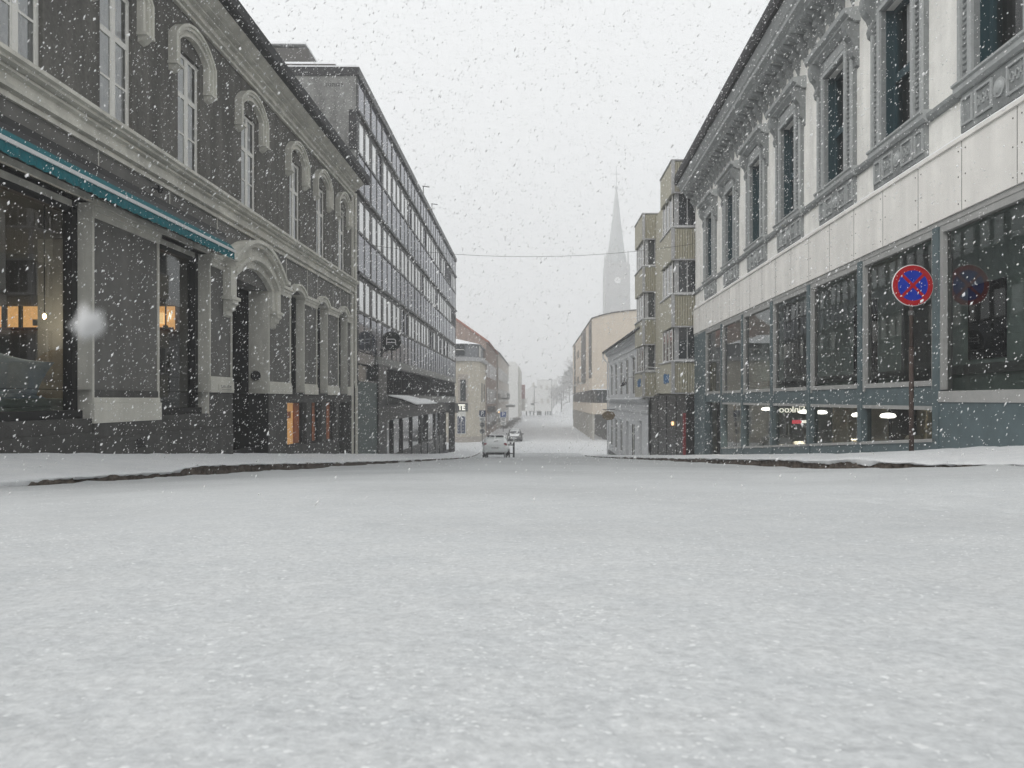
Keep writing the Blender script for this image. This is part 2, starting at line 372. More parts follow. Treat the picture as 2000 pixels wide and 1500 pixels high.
def sheet(name, xs, ys, zf, material, kind='structure', smooth=True):
    X, Y = np.meshgrid(xs, ys); Z = zf(X, Y); nx, ny = len(xs), len(ys)
    co = np.stack([X, Y, Z], -1).reshape(-1, 3)
    i = np.arange(nx * ny).reshape(ny, nx); q = np.stack([i[:-1, :-1], i[:-1, 1:], i[1:, 1:], i[1:, :-1]], -1).reshape(-1, 4)
    me = bpy.data.meshes.new(name); me.from_pydata(co.tolist(), [], q.tolist()); me.materials.append(MATS[material])
    me.polygons.foreach_set('use_smooth', [True] * len(me.polygons))
    o = bpy.data.objects.new(name, me); COL.objects.link(o); o['kind'] = kind
    return o

sheet('ground', np.concatenate([np.linspace(-200, -12, 24), np.linspace(-9, 9, 10), np.linspace(12, 200, 24)]), np.concatenate([np.linspace(-30, 110, 71), np.linspace(116, 480, 40)]),
      lambda X, Y: slope(Y) - 0.38 - 0.0 * X + 0.36 * fade(Y, 66, 74) - 4.0 * (fade(Y, 60, 30)) * ((np.abs(X + 0.5) > 6.6)), 'fresh_snow')
gy = [0.36]
while gy[-1] < 470: gy.append(gy[-1] + max(0.0045, 0.0105 * gy[-1]))
gy = np.concatenate([[-12, -6, -3, -1.5, -0.5, 0.1], gy])
gx = np.concatenate([np.linspace(KL, -1.96, 54), np.linspace(-1.9, -.92, 82), np.linspace(-.91, .91, 405), np.linspace(.92, 2.6, 150), np.linspace(2.66, KR, 28)])
feet = [(1.25 + 0.035 * i + 0.07 * (-1) ** i + random.uniform(-.02, .02), 4.3 - 0.155 * i + random.uniform(-.03, .03)) for i in range(13)]
feet += [(1.9 + 0.05 * i + 0.06 * (-1) ** i, 4.0 - 0.2 * i) for i in range(9)]
def road_full(X, Y):
    z = road_z(X, Y)
    res = np.maximum(0.0045, 0.0105 * np.abs(Y)); xr = np.where(np.abs(X) < 0.9, 0.0045, np.where(np.abs(X) < 1.9, .012, 0.055)); res = np.maximum(res, xr * 0.8)
    for sc, am in ((0.008, 0.0011), (0.018, 0.0016), (0.045, 0.0014), (0.30, 0.0035), (1.1, 0.010)):
        z = z + am * np.clip(1.6 - 2.2 * res / sc, 0, 1) * vnoise(X / sc + 31.7, Y / (sc * 1.25) + 11.3)
    for fx, fy in feet:
        z = z - 0.009 * np.exp(-((X - fx) / 0.03) ** 2 - ((Y - fy) / 0.06) ** 2)
    z = z + np.exp(-((X - KL) / 0.10) ** 2) * (0.022 * vnoise(Y * 1.7, X * 0 + 3.3) + .014 * vnoise(Y * 6.3, X * 0 + 1.3)) + 0.018 * np.exp(-((X - KR) / 0.09) ** 2) * vnoise(Y * 2.1, X * 0 + 8.3)
    return z
sheet('road', gx, gy, road_full, 'road_snow')

def pave_top_L(X, Y):
    t = np.clip((X - WL) / (KL - WL), -0.2, 1); zk = road_z(KL + 0 * X, Y) + kerbL_h(Y)
    zw = slope(Y) - 0.0 * Y; return zw * (1 - t) + zk * t
def pave_top_R(X, Y):
    t = np.clip((X - KR) / (wallR(Y) - KR), 0, 1.1); zk = road_z(KR + 0 * X, Y) + kerbR_h(Y)
    zw = slope(Y) + np.interp(Y, [5, 9, 14, 30, 60], [0.11, 0.09, 0.0, -0.04, -0.06]); return zk * (1 - t) + zw * t
def pavement(name, x_wall, x_kerb, top, ys, sgn, material='fresh_snow'):
    """snow-covered pavement: a sheet with a rounded, ragged lip hanging a little over the kerb"""
    ts = [0, .12, .25, .4, .55, .7, .82, .9, .955, .985, 1.0]
    ny = len(ys); vs = []; fs = []; n = len(ts) + 1
    for y in ys:
        xw = x_wall(y) if callable(x_wall) else x_wall
        rag = 0.030 * vnoise(np.array([y * 2.3]), np.array([4.0 * sgn]))[0] + 0.018 * vnoise(np.array([y * 9]), np.array([7.0 * sgn]))[0]
        xe = x_kerb + sgn * (0.012 + rag)
        fk = float(np.clip((float(top(np.array([x_kerb]), np.array([y]))[0]) - float(road_z(np.array([x_kerb]), np.array([y]))[0])) / .06, 0, 1))
        for t in ts:
            x = xw + (xe - xw) * t; z = float(top(np.array([x]), np.array([y]))[0]) + 0.012 * vnoise(np.array([x * 2.2]), np.array([y * 2.2]))[0] + 0.006 * vnoise(np.array([x * 9]), np.array([y * 7]))[0]
            z += 0.022 * (fk + (1 - fk) * (1 - t)) - 0.028 * fk * max(0, (t - 0.955) / 0.045) ** 2
            vs.append((x, y, z))
        zl = float(top(np.array([x_kerb]), np.array([y]))[0]); drip = max(0.0, vnoise(np.array([y * 1.3]), np.array([9.0 * sgn]))[0] - .25) * 0.09 + 0.02 * abs(vnoise(np.array([y * 7]), np.array([2.0 * sgn]))[0])
        vs.append((xe - sgn * (0.03 if drip > .03 else .05), y, zl - 0.010 - drip))
    for j in range(ny - 1):
        for i in range(n - 1): fs.append((j * n + i, j * n + i + 1, (j + 1) * n + i + 1, (j + 1) * n + i))
    me = bpy.data.meshes.new(name); me.from_pydata(vs, [], fs); me.materials.append(MATS[material]); me.polygons.foreach_set('use_smooth', [True] * len(fs))
    o = bpy.data.objects.new(name, me); COL.objects.link(o); o['kind'] = 'structure'; return o
def kerb(name, x_kerb, ys, top, low, sgn):
    """rough granite kerbstones end to end"""
    mb = MB(); rows = []; joint = 0
    for j, y in enumerate(ys):
        zt = float(top(np.array([x_kerb]), np.array([y]))[0]); zb = float(low(np.array([x_kerb + sgn * .01]), np.array([y]))[0]) - 0.12
        row = []
        stone = math.floor(y / 1.05); gap = abs(y / 1.05 - stone - 0.03) < 0.04
        off = 0.012 * math.sin(stone * 12.9898) ; dz = 0.010 * math.sin(stone * 7.13)
        for k in range(7):
            t = k / 6
            b = 0.016 * vnoise(np.array([y * 11]), np.array([t * 6 + 20 * sgn]))[0] + 0.010 * vnoise(np.array([y * 29]), np.array([t * 11]))[0] + off - (0.05 if gap else 0)
            row.append((x_kerb + sgn * (b - 0.03 * (t ** 3)), y, zb + (zt + dz - zb) * t))
        row.append((x_kerb - sgn * 0.16, y, zt + dz - 0.005)); rows.append(row)
    n = 8
    mb.add([q for r in rows for q in r], [(j * n + i, j * n + i + 1, (j + 1) * n + i + 1, (j + 1) * n + i) for j in range(len(rows) - 1) for i in range(n - 1)])
    o = mb.build(name, 'granite'); o['kind'] = 'structure'; return o
ysL = [0.5]
while ysL[-1] < 71: ysL.append(ysL[-1] + max(0.05, 0.006 * ysL[-1]))
ysR = [0.5]
while ysR[-1] < 62: ysR.append(ysR[-1] + max(0.05, 0.006 * ysR[-1]))
pavement('pavement', WL - 0.05, KL, pave_top_L, ysL, 1); kerb('kerb', KL, ysL, pave_top_L, road_z, 1)
pavement('pavement', lambda y: wallR(y) + 0.03, KR, pave_top_R, ysR, -1); kerb('kerb', KR, [y for y in ysR if y > 6.3], pave_top_R, road_z, -1)
# beyond the cross street the right kerb stands further out
ysF = list(np.linspace(88.5, 236, 60))
def farR(X, Y): return slope(Y) - 0.2 + 0.13 + 0 * X
def flat_low(X, Y): return slope(Y) - 0.2 + 0 * X
mbk = MB()
pathk = [(11.5, 86.6)] + [(9.2, 86.7), (7.8, 87.2), (6.9, 88.4), (6.55, 90.2)] + [(6.5, y) for y in np.linspace(94, 236, 40)]
for a, b in zip(pathk[:-1], pathk[1:]):
    za, zb = float(slope(a[1])) - 0.2, float(slope(b[1])) - 0.2
    mbk.hull([(a[0], a[1], za - .1), (a[0] + .2, a[1] + .1, za - .1), (a[0] + .2, a[1] + .1, za + .13), (a[0], a[1], za + .13)], [(b[0], b[1], zb - .1), (b[0] + .2, b[1] + .1, zb - .1), (b[0] + .2, b[1] + .1, zb + .13), (b[0], b[1], zb + .13)])
mbk.build('kerb', 'granite')['kind'] = 'structure'
sheet('pavement', np.linspace(6.68, 16, 6), np.linspace(88.6, 236, 40), lambda X, Y: slope(Y) - 0.2 + 0.135 + 0 * X + 0.01 * vnoise(X, Y), 'fresh_snow')
sheet('pavement', np.linspace(-6.3, -4.6, 5), np.linspace(84, 236, 40), lambda X, Y: slope(Y) - 0.2 + 0.10 + 0 * X + 0.01 * vnoise(X, Y), 'fresh_snow')

def clumps():
    """loose crumbs of fresh snow lying on the carriageway near the camera"""
    P = []
    for y0, y1, x0, x1, dens in ((.40, 1.0, -.8, .8, 11000), (1.0, 2.0, -1.5, 1.5, 4600), (2.0, 4.0, -3.0, 3.0, 1500), (4.0, 9.0, -4.8, 3.9, 260)):
        n = int((y1 - y0) * (x1 - x0) * dens); P.append(np.stack([rng.uniform(x0, x1, n), rng.uniform(y0, y1, n)], 1))
    q = np.concatenate(P); keep = rng.uniform(-1, .9, len(q)) < vnoise(q[:, 0] / .22 + 5, q[:, 1] / .30) + .35 * vnoise(q[:, 0] / .05, q[:, 1] / .05); q = q[keep]
    n = len(q); z = road_full(q[:, 0], q[:, 1]); r = np.clip(rng.lognormal(math.log(.0026), .45, n), .0010, .0065) * np.clip(.70 + q[:, 1] * .16, .8, 1.7)
    ang = rng.uniform(0, 6.28, n); k = 6; V = np.zeros((n, k + 1, 3))
    for i in range(k):
        a = ang + i * 6.283 / k; rr = r * rng.uniform(.65, 1.3, n); V[:, i] = np.stack([q[:, 0] + rr * np.cos(a), q[:, 1] + rr * np.sin(a), z - .0006], 1)
    V[:, k] = np.stack([q[:, 0] + r * .2 * np.cos(ang), q[:, 1] + r * .2 * np.sin(ang), z + r * rng.uniform(.10, .28, n)], 1)
    F = (np.array([(i, (i + 1) % k, k) for i in range(k)])[None] + (np.arange(n) * (k + 1))[:, None, None]).reshape(-1, 3)
    me = bpy.data.meshes.new('snow_crumbs'); me.from_pydata(V.reshape(-1, 3).tolist(), [], F.tolist()); me.materials.append(MATS['crumb_snow']); me.polygons.foreach_set('use_smooth', [True] * len(F))
    o = bpy.data.objects.new('snow_crumbs', me); COL.objects.link(o); tag(o, 'loose white crumbs of fresh snow scattered over the near road', 'snow', kind='stuff')
clumps()

# ------------------------------------------------------------------ left: dark stucco shop building with pale trim
LB = thing('stucco_building', 'two storey grey stucco building with pale arched window hoods, cornices and a teal shop awning', 'building', (-7, 0, 0))
Y0, Y1 = 3.0, 29.45
ups = [8.0, 10.42, 12.85, 15.55, 18.8, 22.4, 25.1, 27.8]
UW = 0.50
ow = MB(1)
holes = [(c - UW, c + UW, 4.58, 6.92, 0.16) for c in ups]
shop = [(7.6, 12.1, -0.30, 3.10, 0.34), (14.25, 16.42, -0.30, 3.10, 0.34)]
door = (17.7, 20.1, -3.2, 2.83, 0.50)
slots = [(21.95, 23.15), (24.6, 25.75), (27.3, 28.45)]
bas = [(21.6, 23.45), (23.9, 25.1), (25.6, 26.9)]
lo_holes = shop + [door] + [(a, b, 0.20, 3.12, 0.30) for a, b in slots]
ow.wall(Y0, Y1, 4.0, 8.25, 0, holes, 0.16, 0)
ow.wall(Y0, Y1, 0.15, 4.0, 0, [h if h[2] > 0.15 else (h[0], h[1], 0.15, h[3], h[4]) for h in lo_holes], 0.3, 1)
for c in ups:                                              # arched heads over the rectangular part of each opening: cut corners filled
    pass
ow.build('wall', ['stucco', 'smooth_stucco'], LB)
pl = MB(1)
ph = [(7.6, 12.1, -0.30, 0.15, 0.34), (14.25, 16.42, -0.30, 0.15, 0.34), (17.7, 20.1, -4.0, 0.15, 0.5)] + [(a, b, -1.36 - 0.03 * i, -0.10, 0.14) for i, (a, b) in enumerate(bas)] + [(27.3, 28.9, -3.5, -0.10, 0.40)]
pl.wall(Y0, Y1, -4.2, 0.15, 0.03, ph, 0.35, 0)
pl.wb(12.1, 14.25, -4, -0.38, 0.03, 0.06); pl.wb(Y0, 12.1, -4, -0.52, 0.03, 0.075); pl.wb(12.1, 17.6, -4, -0.62, 0.06, 0.085)
pl.build('plinth', 'plinth', LB)
body = MB(1); body.wb(Y0, Y1, 3.4, 8.25, -14, -0.6); body.wb(Y0, Y1, 8.25, 8.3, -14, 0.0); body.wb(Y0, Y0 + .3, -4, 8.2, -14, -0.01); body.wb(Y1 - .25, Y1, -4, 8.2, -14, -.02)
body.prof([(0.0, 8.3), (-7, 12.6), (-14, 8.3)], Y0, Y1)
body.build('rear_body', 'dark_room', LB)
# cornices
top_prof = [(0, 7.70), (0.07, 7.70), (0.07, 7.76), (0.035, 7.765), (0.035, 7.79), (0.12, 7.81), (0.12, 7.86), (0.07, 7.865), (0.07, 7.97), (0.17, 7.99), (0.17, 8.03), (0.14, 8.035), (0.14, 8.06), (0.28, 8.08), (0.28, 8.12), (0.24, 8.125), (0.34, 8.16), (0.42, 8.24), (0.50, 8.27), (0, 8.29)]
mid_prof = [(0, 3.98), (0.05, 3.98), (0.05, 4.05), (0.02, 4.055), (0.02, 4.08), (0.11, 4.095), (0.11, 4.15), (0.06, 4.155), (0.06, 4.29), (0.13, 4.31), (0.13, 4.345), (0.10, 4.35), (0.10, 4.37), (0.21, 4.39), (0.21, 4.43), (0.27, 4.45), (0.27, 4.51), (0, 4.57)]
c1 = MB(1).prof(top_prof, Y0, Y1 + 0.02); c1.build('cornice', 'pale_trim', LB)
MB(1).prof(mid_prof, Y0, Y1 + 0.02).build('string_course', 'pale_trim', LB)
g = MB(1); g.prof([(0.50, 8.24), (0.62, 8.24), (0.66, 8.30), (0.66, 8.54), (0.48, 8.60), (0.30, 8.50), (0.3, 8.30)], Y0, Y1 + .1)
g.build('gutter', 'roof_black', LB)
sg = MB(1)
for dz, dd in ((8.78, .30), (8.90, .30)): sg.tube([sg.p(Y0, dz, dd), sg.p(Y1, dz, dd)], 0.018, 6)
for u in np.arange(Y0 + .5, Y1, 1.15): sg.wb(u, u + .03, 8.5, 8.92, 0.28, 0.32)
sg.build('snow_guard', 'roof_black', LB)
MB(1).prof([(0.50, 8.601), (0.25, 8.53), (0.0, 8.70), (0.0, 8.74), (0.24, 8.60), (0.48, 8.64)], Y0, Y1).build('roof_snow', 'ledge_snow', LB)
cp = MB(1); cp.wb(Y1 - .28, Y1 - .02, -2.6, 3.98, 0, .055); cp.wb(Y1 - .22, Y1 - .02, 4.56, 7.72, 0, .06); cp.build('corner_pilaster', 'pale_trim', LB)
dp = MB(1).tube([(0.11, Y1 + .04, 7.9), (0.11, Y1 + .04, 0.6), (0.14, Y1 + .04, 0.4), (0.14, Y1 + .04, -2.4)], 0.055, 8); dp.build('downpipe', 'pale_block', LB)
# block joints in the band over the shop
jt = MB(1)
for u in (8.1, 9.9, 12.3, 14.7, 16.9, 21.6, 23.6, 24.7, 26.6, 27.6, 28.7): MB(1).wb(u, u + .025, 3.22, 3.98, 0.0, 0.006).build('render_joint', 'pale_trim', LB)
# upper windows
def hood(mb, c, half_in, half_out, z_leg, z_spring, rise, d, foot=True):
    a_in = arc_pts(c, half_in, z_spring, rise, 16); a_out = arc_pts(c, half_out, z_spring + 0.02, rise + 0.19, 16)
    a_in = [(c - half_in, z_leg)] + a_in + [(c + half_in, z_leg)]; a_out = [(c - half_out, z_leg)] + a_out + [(c + half_out, z_leg)]
    mb.strip(a_in, a_out, -0.005, d * 0.66)
    lerp = lambda t: [(i[0] + (o[0] - i[0]) * t, i[1] + (o[1] - i[1]) * t) for i, o in zip(a_in, a_out)]
    mb.strip(lerp(0.52), a_out, d * 0.66, d); mb.strip(lerp(0.80), lerp(1.06), d, d * 1.22); mb.strip(lerp(-0.06), lerp(0.16), 0.0, d * 0.80)
    if foot:
        for s_ in (-1, 1):
            m = c + s_ * (half_in + half_out) / 2; w = (half_out - half_in) / 2
            mb.wb(m - w * 1.25, m + w * 1.25, z_leg - 0.05, z_leg, 0, d * 1.25); mb.prof([(0, z_leg - .16), (d * .5, z_leg - .13), (d * 1.05, z_leg - .05), (0, z_leg - .05)], m - w * .9, m + w * .9)
hm = MB(1); hood(hm, 0, 0.66, 0.90, 6.46, 7.00, 0.26, 0.15); h0 = hm.build('window_hood', 'pale_trim', LB); h0.location = (0, ups[0], 0)
# the segmental head: wall infill above the window, set a little back under the hood
win = MB(1)
fw = 0.065; zb, zt = 4.60, 6.90
for a, b in ((-UW, -UW + fw), (UW - fw, UW), (-0.05, 0.05)): win.wb(a, b, zb, zt, -0.14, -0.062)
for z in (zb, 6.02): win.wb(-UW + fw, -0.05, z, z + (.10 if z > 5 else .08), -0.14, -0.064); win.wb(0.05, UW - fw, z, z + (.10 if z > 5 else .08), -0.14, -0.064)
win.wb(-UW + fw, -.05, zt - .07, zt, -.14, -.064); win.wb(.05, UW - fw, zt - .07, zt, -.14, -.064)
for a, b in ((-UW + fw, -0.05), (0.05, UW - fw)):
    win.wb(a, b, 5.30, 5.34, -0.14, -0.070)
    win.wb(a, a + .03, zb + .08, 6.02, -.14, -.068); win.wb(b - .03, b, zb + .08, 6.02, -.14, -.068); win.wb(a, a + .026, 6.12, zt - .07, -.14, -.068); win.wb(b - .026, b, 6.12, zt - .07, -.14, -.068)
win.wb(-UW - .02, UW + .02, zb - .045, zb, -.15, .04)
ap = arc_pts(0, UW, 6.90, 0.16, 10); win.strip([(u, z - .07) for u, z in ap], ap, -0.14, -0.055)
w0 = win.build('window', 'white_frame', LB); w0.location = (0, ups[0], 0)
pn = MB(1).wq(-UW + fw, UW - fw, zb + .05, zt, -0.080); p0 = pn.build('pane', 'plain_glass', w0)
cu_ = MB(1)
for a, b in ((-UW + .05, -.04), (.04, UW - .19)):
    us_ = np.linspace(a, b, 15)
    pr = [(u, -0.094 + 0.004 * math.sin(i * 1.9)) for i, u in enumerate(us_)]
    for (ua, da), (ub, db) in zip(pr[:-1], pr[1:]): cu_.add([cu_.p(ua, zb, da), cu_.p(ub, zb, db), cu_.p(ub, zt, db), cu_.p(ua, zt, da)], [(0, 1, 2, 3)])
cu0 = cu_.build('curtain', 'curtain', w0)
bk = MB(1); bk.wq(-UW - .3, UW + .3, zb - .3, zt + .3, -0.58); b0 = bk.build('dark_interior', 'dark_room', w0)
for c in ups[1:]:
    copy_part(w0, LB, (0, c, 0)); copy_part(h0, LB, (0, c, 0))
hd = MB(1)
for c in ups:                                               # stucco tympanum between frame and hood
    ar = arc_pts(c, UW, 6.905, 0.16, 10)
tp = hd
# shop front piers: framed dark panels with capitals and pale bases
def pier(name, u0, u1, zbase0, zbase1):
    b = MB(1); e = 0.045
    b.wb(u0, u1, 2.88, 2.98, 0, .05); b.wb(u0, u1, 2.98, 3.06, 0, .075); b.wb(u0 - .02, u1 + .02, 3.06, 3.15, 0, .11)
    b.wb(u0, u0 + e, zbase1, 2.88, 0, .035); b.wb(u1 - e, u1, zbase1, 2.88, 0, .035)
    b.wb(u0 - .015, u1 + .015, zbase0, zbase1 - .09, 0, .07); b.wb(u0, u1, zbase1 - .09, zbase1, 0, .05)
    return b.build(name, 'pale_block', LB, bevel=0.006)
pier('pier_trim', 12.10, 14.25, -0.38, 0.03); pier('pier_trim', 16.46, 17.68, 0.15, 0.50); pier('pier_trim', 20.12, 21.93, 0.15, 0.47)
pier('pier_trim', 23.17, 24.58, 0.15, 0.47); pier('pier_trim', 25.77, 27.28, 0.15, 0.47); pier('pier_trim', 28.47, 29.15, 0.15, 0.47); pier('pier_trim', 4.2, 7.6, -0.38, 0.03)
# pale reveals of the shop windows, narrow windows and door
for u, zl in ((12.1, -.38), (16.42, -.38), (23.15, .2), (25.75, .2), (28.45, .2)): MB(1).wb(u - .013, u, zl, 3.1, -.26, .034).build('window_reveal', 'pale_trim', LB)
rv = MB(1); rv.wb(20.085, 20.1, 0.15, 2.83, -.49, .034); rv.wb(20.06, 20.1, 2.66, 2.74, -.49, .02); rv.build('door_reveal', 'pale_trim', LB)
lt = MB(1); lt.wb(7.6, 16.46, 3.10, 3.20, -.30, .06); lt.wb(7.6, 16.46, 3.0, 3.1, -.30, -.2); lt.build('shop_lintel', 'pale_trim', LB)
# narrow window heads
for a, b in slots:
    nh = MB(1)
    c = (a + b) / 2; hw = (b - a) / 2
    ai = arc_pts(c, hw - .02, 3.02, .16, 10); ao = arc_pts(c, hw + .04, 3.10, .22, 10); nh.strip(ai, ao, -.28, .10); ao2 = arc_pts(c, hw + .10, 3.14, .24, 10); nh.strip(ao, ao2, 0, .14); nh.build('window_head', 'pale_trim', LB)
for i, (a, b) in enumerate(slots):
    f_ = MB(1); f_.wb(a, a + .07, .2, 3.1, -.30, -.2); f_.wb(b - .09, b - .02, .2, 3.1, -.30, -.2); f_.wb(a, b, 1.0, 1.08, -.30, -.2); f_.wb(a, b, 2.3, 2.37, -.30, -.2); f_.wb(a, b, .2, .3, -.3, -.2); f_.wb(a, b, 0.14, 0.20, -.3, .05)
    fo = f_.build('narrow_window', 'black_frame', LB); MB(1).wq(a, b, .2, 3.1, -.26).build('pane', 'shop_glass', fo); MB(1).wb(a - .2, b + .2, 0, 3.3, -.9, -.8).build('dark_interior', 'void', fo)
# the big arched entrance
en = MB(1); uc, hi = 18.9, 1.2
a_in = arc_pts(uc, hi, 2.83, 0.36, 22); a_mid = arc_pts(uc, hi + .22, 2.86, .52, 22); a_out = arc_pts(uc, hi + .48, 2.98, .72, 22); a_hd = arc_pts(uc, hi + .60, 3.16, .70, 22)
ext = lambda pts, half, zl: [(uc - half, zl)] + pts + [(uc + half, zl)]
en.strip(ext(a_in, hi, 2.32), ext(a_mid, hi + .22, 2.32), -.02, .13)
en.strip(ext(a_mid, hi + .22, 2.32), ext(a_out, hi + .48, 2.32), -.02, .19)
en.strip(a_mid, arc_pts(uc, hi + .32, 2.90, .58, 22), .19, .25)
en.strip(a_out, a_hd, 0, .30); en.strip(arc_pts(uc, hi + .55, 3.06, .72, 22), a_hd, .30, .36)
for s_ in (-1, 1):
    m = uc + s_ * (hi + .30); en.wb(m - .26, m + .26, 2.24, 2.32, 0, .24); en.prof([(0, 1.86), (.06, 1.90), (.08, 2.0), (.14, 2.03), (.16, 2.12), (.22, 2.16), (.22, 2.24), (0, 2.24)], m - .17, m + .17)
    m2 = uc + s_ * (hi + .62); en.wb(m2 - .13, m2 + .13, 3.08, 3.18, 0, .38)
en.build('entrance_arch', 'pale_trim', LB, bevel=0.008)
dd = MB(1)                                                  # dark passage behind
dd.wb(17.52, 20.6, -4, 3.9, -3.0, -2.9); dd.wb(17.52, 17.68, -4, 3.9, -3.0, -.5); dd.wb(20.12, 20.6, -4, 3.9, -3.0, -.5); dd.wb(17.68, 20.12, 3.4, 3.5, -3, -.1)
dd.build('passage', 'void', LB)
sf = MB(1); sf.strip([(u, z) for u, z in a_in], [(u, z + .3) for u, z in a_in], -.5, -.02); sf.build('arch_soffit', 'smooth_stucco', LB)
lw = MB(1); lw.wb(20.085, 20.1, -3.5, .15, -.49, .03); lw.wb(17.7, 20.1, -3, -1.25, -.48, -.3); lw.build('entrance_step', 'black_stone', LB)
dk = MB(1).lathe([(.02, 0), (.13, 0), (.13, -.03), (.02, -.03)], (-0.30, 20.083, 0.62), 14, axis='y'); dk.build('intercom_disc', 'dark_metal', LB)
# basement windows and door
for i, (a, b) in enumerate(bas):
    f_ = MB(1); z0 = -1.36 - .03 * i
    if i == 0: f_.wb(a, a + 1.0, z0, -.10, -.16, -.13, 0); f_.wb(a + 1.0, b - .35, z0, -.10, -.16, -.10, 1); f_.wb(b - .35, b, z0, -.1, -.16, -.12, 2); f_.wb(a + .25, a + .8, -.55, -.35, -.13, -.125, 1)
    else: f_.wb(a, b - .3, z0, -.10, -.16, -.12, 1); f_.wb(b - .3, b, z0, -.10, -.16, -.11, 2); f_.wb(a + .5, a + .53, z0, -.1, -.12, -.10, 2)
    f_.wb(a, b, z0, z0 + .06, -.12, -.06, 2)
    f_.build('basement_window', ['amber_board', 'brown_wood', 'black_frame'], LB)
f_ = MB(1); f_.wb(27.3, 28.9, -3.5, -.1, -.40, -.34); f_.wb(28.0, 28.06, -3.4, -.2, -.34, -.3); f_.build('basement_door', 'black_stone', LB)
# shop windows
for (a, b) in ((7.6, 12.1), (14.25, 16.42)):
    f_ = MB(1); f_.wb(a, a + .10, -.30, 3.1, -.34, -.20); f_.wb(b - .16, b - .012, -.30, 3.1, -.34, -.20); f_.wb(a, b, -.30, -.17, -.34, -.12); f_.wb(a, b, 2.9, 3.1, -.34, -.22)
    if a < 8: f_.wb(9.6, 9.7, -.3, 3.1, -.34, -.22)
    fo = f_.build('shop_window', 'black_frame', LB); MB(1).wq(a + .1, b - .1, -.2, 3.0, -.28).build('pane', 'shop_glass', fo)
rm = MB(1)                                                   # room behind the shop windows
rm.wb(7.3, 17.6, -.5, -.40, -8, -.36, 1); rm.wb(7.3, 17.6, 3.3, 3.4, -8, -.3, 0); rm.wb(7.3, 17.6, -.4, 3.3, -8, -7.9, 0); rm.wb(7.2, 7.3, -.4, 3.3, -8, -.35, 0); rm.wb(17.4, 17.5, -.4, 3.3, -8, -.5, 0)
rm.build('shop_room', ['shop_wall', 'room_floor'], LB)
pt_ = MB(1); pt_.wb(13.2, 13.26, -.4, 2.75, -1.55, -.38); pt_.wb(13.26, 13.30, -.4, 2.75, -.75, -.72); pt_.build('display_screen', 'screen_grey', LB)
nic = MB(1); nic.wb(17.34, 17.39, 1.58, 2.10, -6.9, -1.15, 0); nic.wb(17.27, 17.33, 1.55, 2.13, -5.0, -4.9, 1); nic.wb(17.27, 17.33, 1.62, 1.86, -3.3, -2.7, 1)
nic.wb(17.28, 17.33, 1.60, 1.98, -2.2, -1.75, 2); nic.wb(17.24, 17.30, 1.70, 1.95, -1.62, -1.35, 3); nic.wb(17.22, 17.26, 1.58, 2.25, -1.30, -1.28, 1); nic.wb(17.20, 17.27, 1.58, 1.66, -1.33, -1.25, 1)
nic.wb(17.26, 17.33, 1.55, 1.62, -6.8, -1.15, 4); nic.wb(17.28, 17.33, 1.72, 2.02, -5.9, -5.2, 3); nic.wb(17.27, 17.33, 1.58, 2.1, -4.62, -4.55, 1); nic.wb(17.27, 17.33, 1.66, 1.80, -4.3, -3.9, 2)
nic.tube([nic.p(17.28, 1.75, -1.62 + .36), nic.p(17.28, 1.95, -1.22), nic.p(17.28, 1.80, -1.20), nic.p(17.28, 2.0, -1.17)], .012, 5, 5)
nic.build('lit_niche', ['warm_light', 'dark_metal', 'ceramic', 'warm_bright', 'brown_wood', 'letter_glow'], LB)
aw = MB(1); ay0, ay1 = 8.0, 16.72
aw.wb(ay0, ay1, 3.42, 3.60, 0.0, .27, 1)
aw.prof([(.27, 3.50), (.27, 3.46), (.355, 3.35), (.37, 3.37)], ay0, ay1 - .03, 1); aw.prof([(.37, 3.37), (.355, 3.35), (.46, 3.23), (.475, 3.25)], ay0, ay1 - .03, 0)
aw.wb(ay0, ay1 - .02, 3.18, 3.235, .45, .50, 2)
nv = 260; us_ = np.linspace(ay0, ay1 - .04, nv)
for i in range(nv - 1):
    d0 = .475 + .012 * math.sin(i * 1.3); d1 = .475 + .012 * math.sin((i + 1) * 1.3); zz = 3.035 + .012 * math.sin(i * .65); z2 = 3.035 + .012 * math.sin((i + 1) * .65)
    aw.add([aw.p(us_[i], zz, d0), aw.p(us_[i + 1], z2, d1), aw.p(us_[i + 1], 3.18, .475), aw.p(us_[i], 3.18, .475)], [(0, 1, 2, 3)], 0)
aw.wb(ay0, ay1, 3.38, 3.42, .02, .12, 1)
for u in (9.0, 12.0, 15.6): aw.wb(u, u + .05, 3.12, 3.42, .02, .06, 1); aw.tube([aw.p(u, 3.25, .05), aw.p(u + .5, 3.22, .25), aw.p(u + .1, 3.2, .46)], .018, 6, 1)
aw.build('awning', ['teal_fabric', 'black_frame', 'bar_metal'], LB)
sp = MB(1); sp.tube([sp.p(14.0, 3.86, 0), sp.p(14.05, 3.84, .12)], .02, 6); sp.lathe([(.01, 0), (.05, .01), (.05, .12), (.01, .13)], (.14, 14.06, 3.78), 8); sp.build('spotlight', 'black_frame', LB)
al = MB(1)
for z in (-.62, -.68, -.74): al.wb(13.35, 13.6, z - .1, z - .07, .085, .10)
al.build('air_grille', 'black_frame', LB)
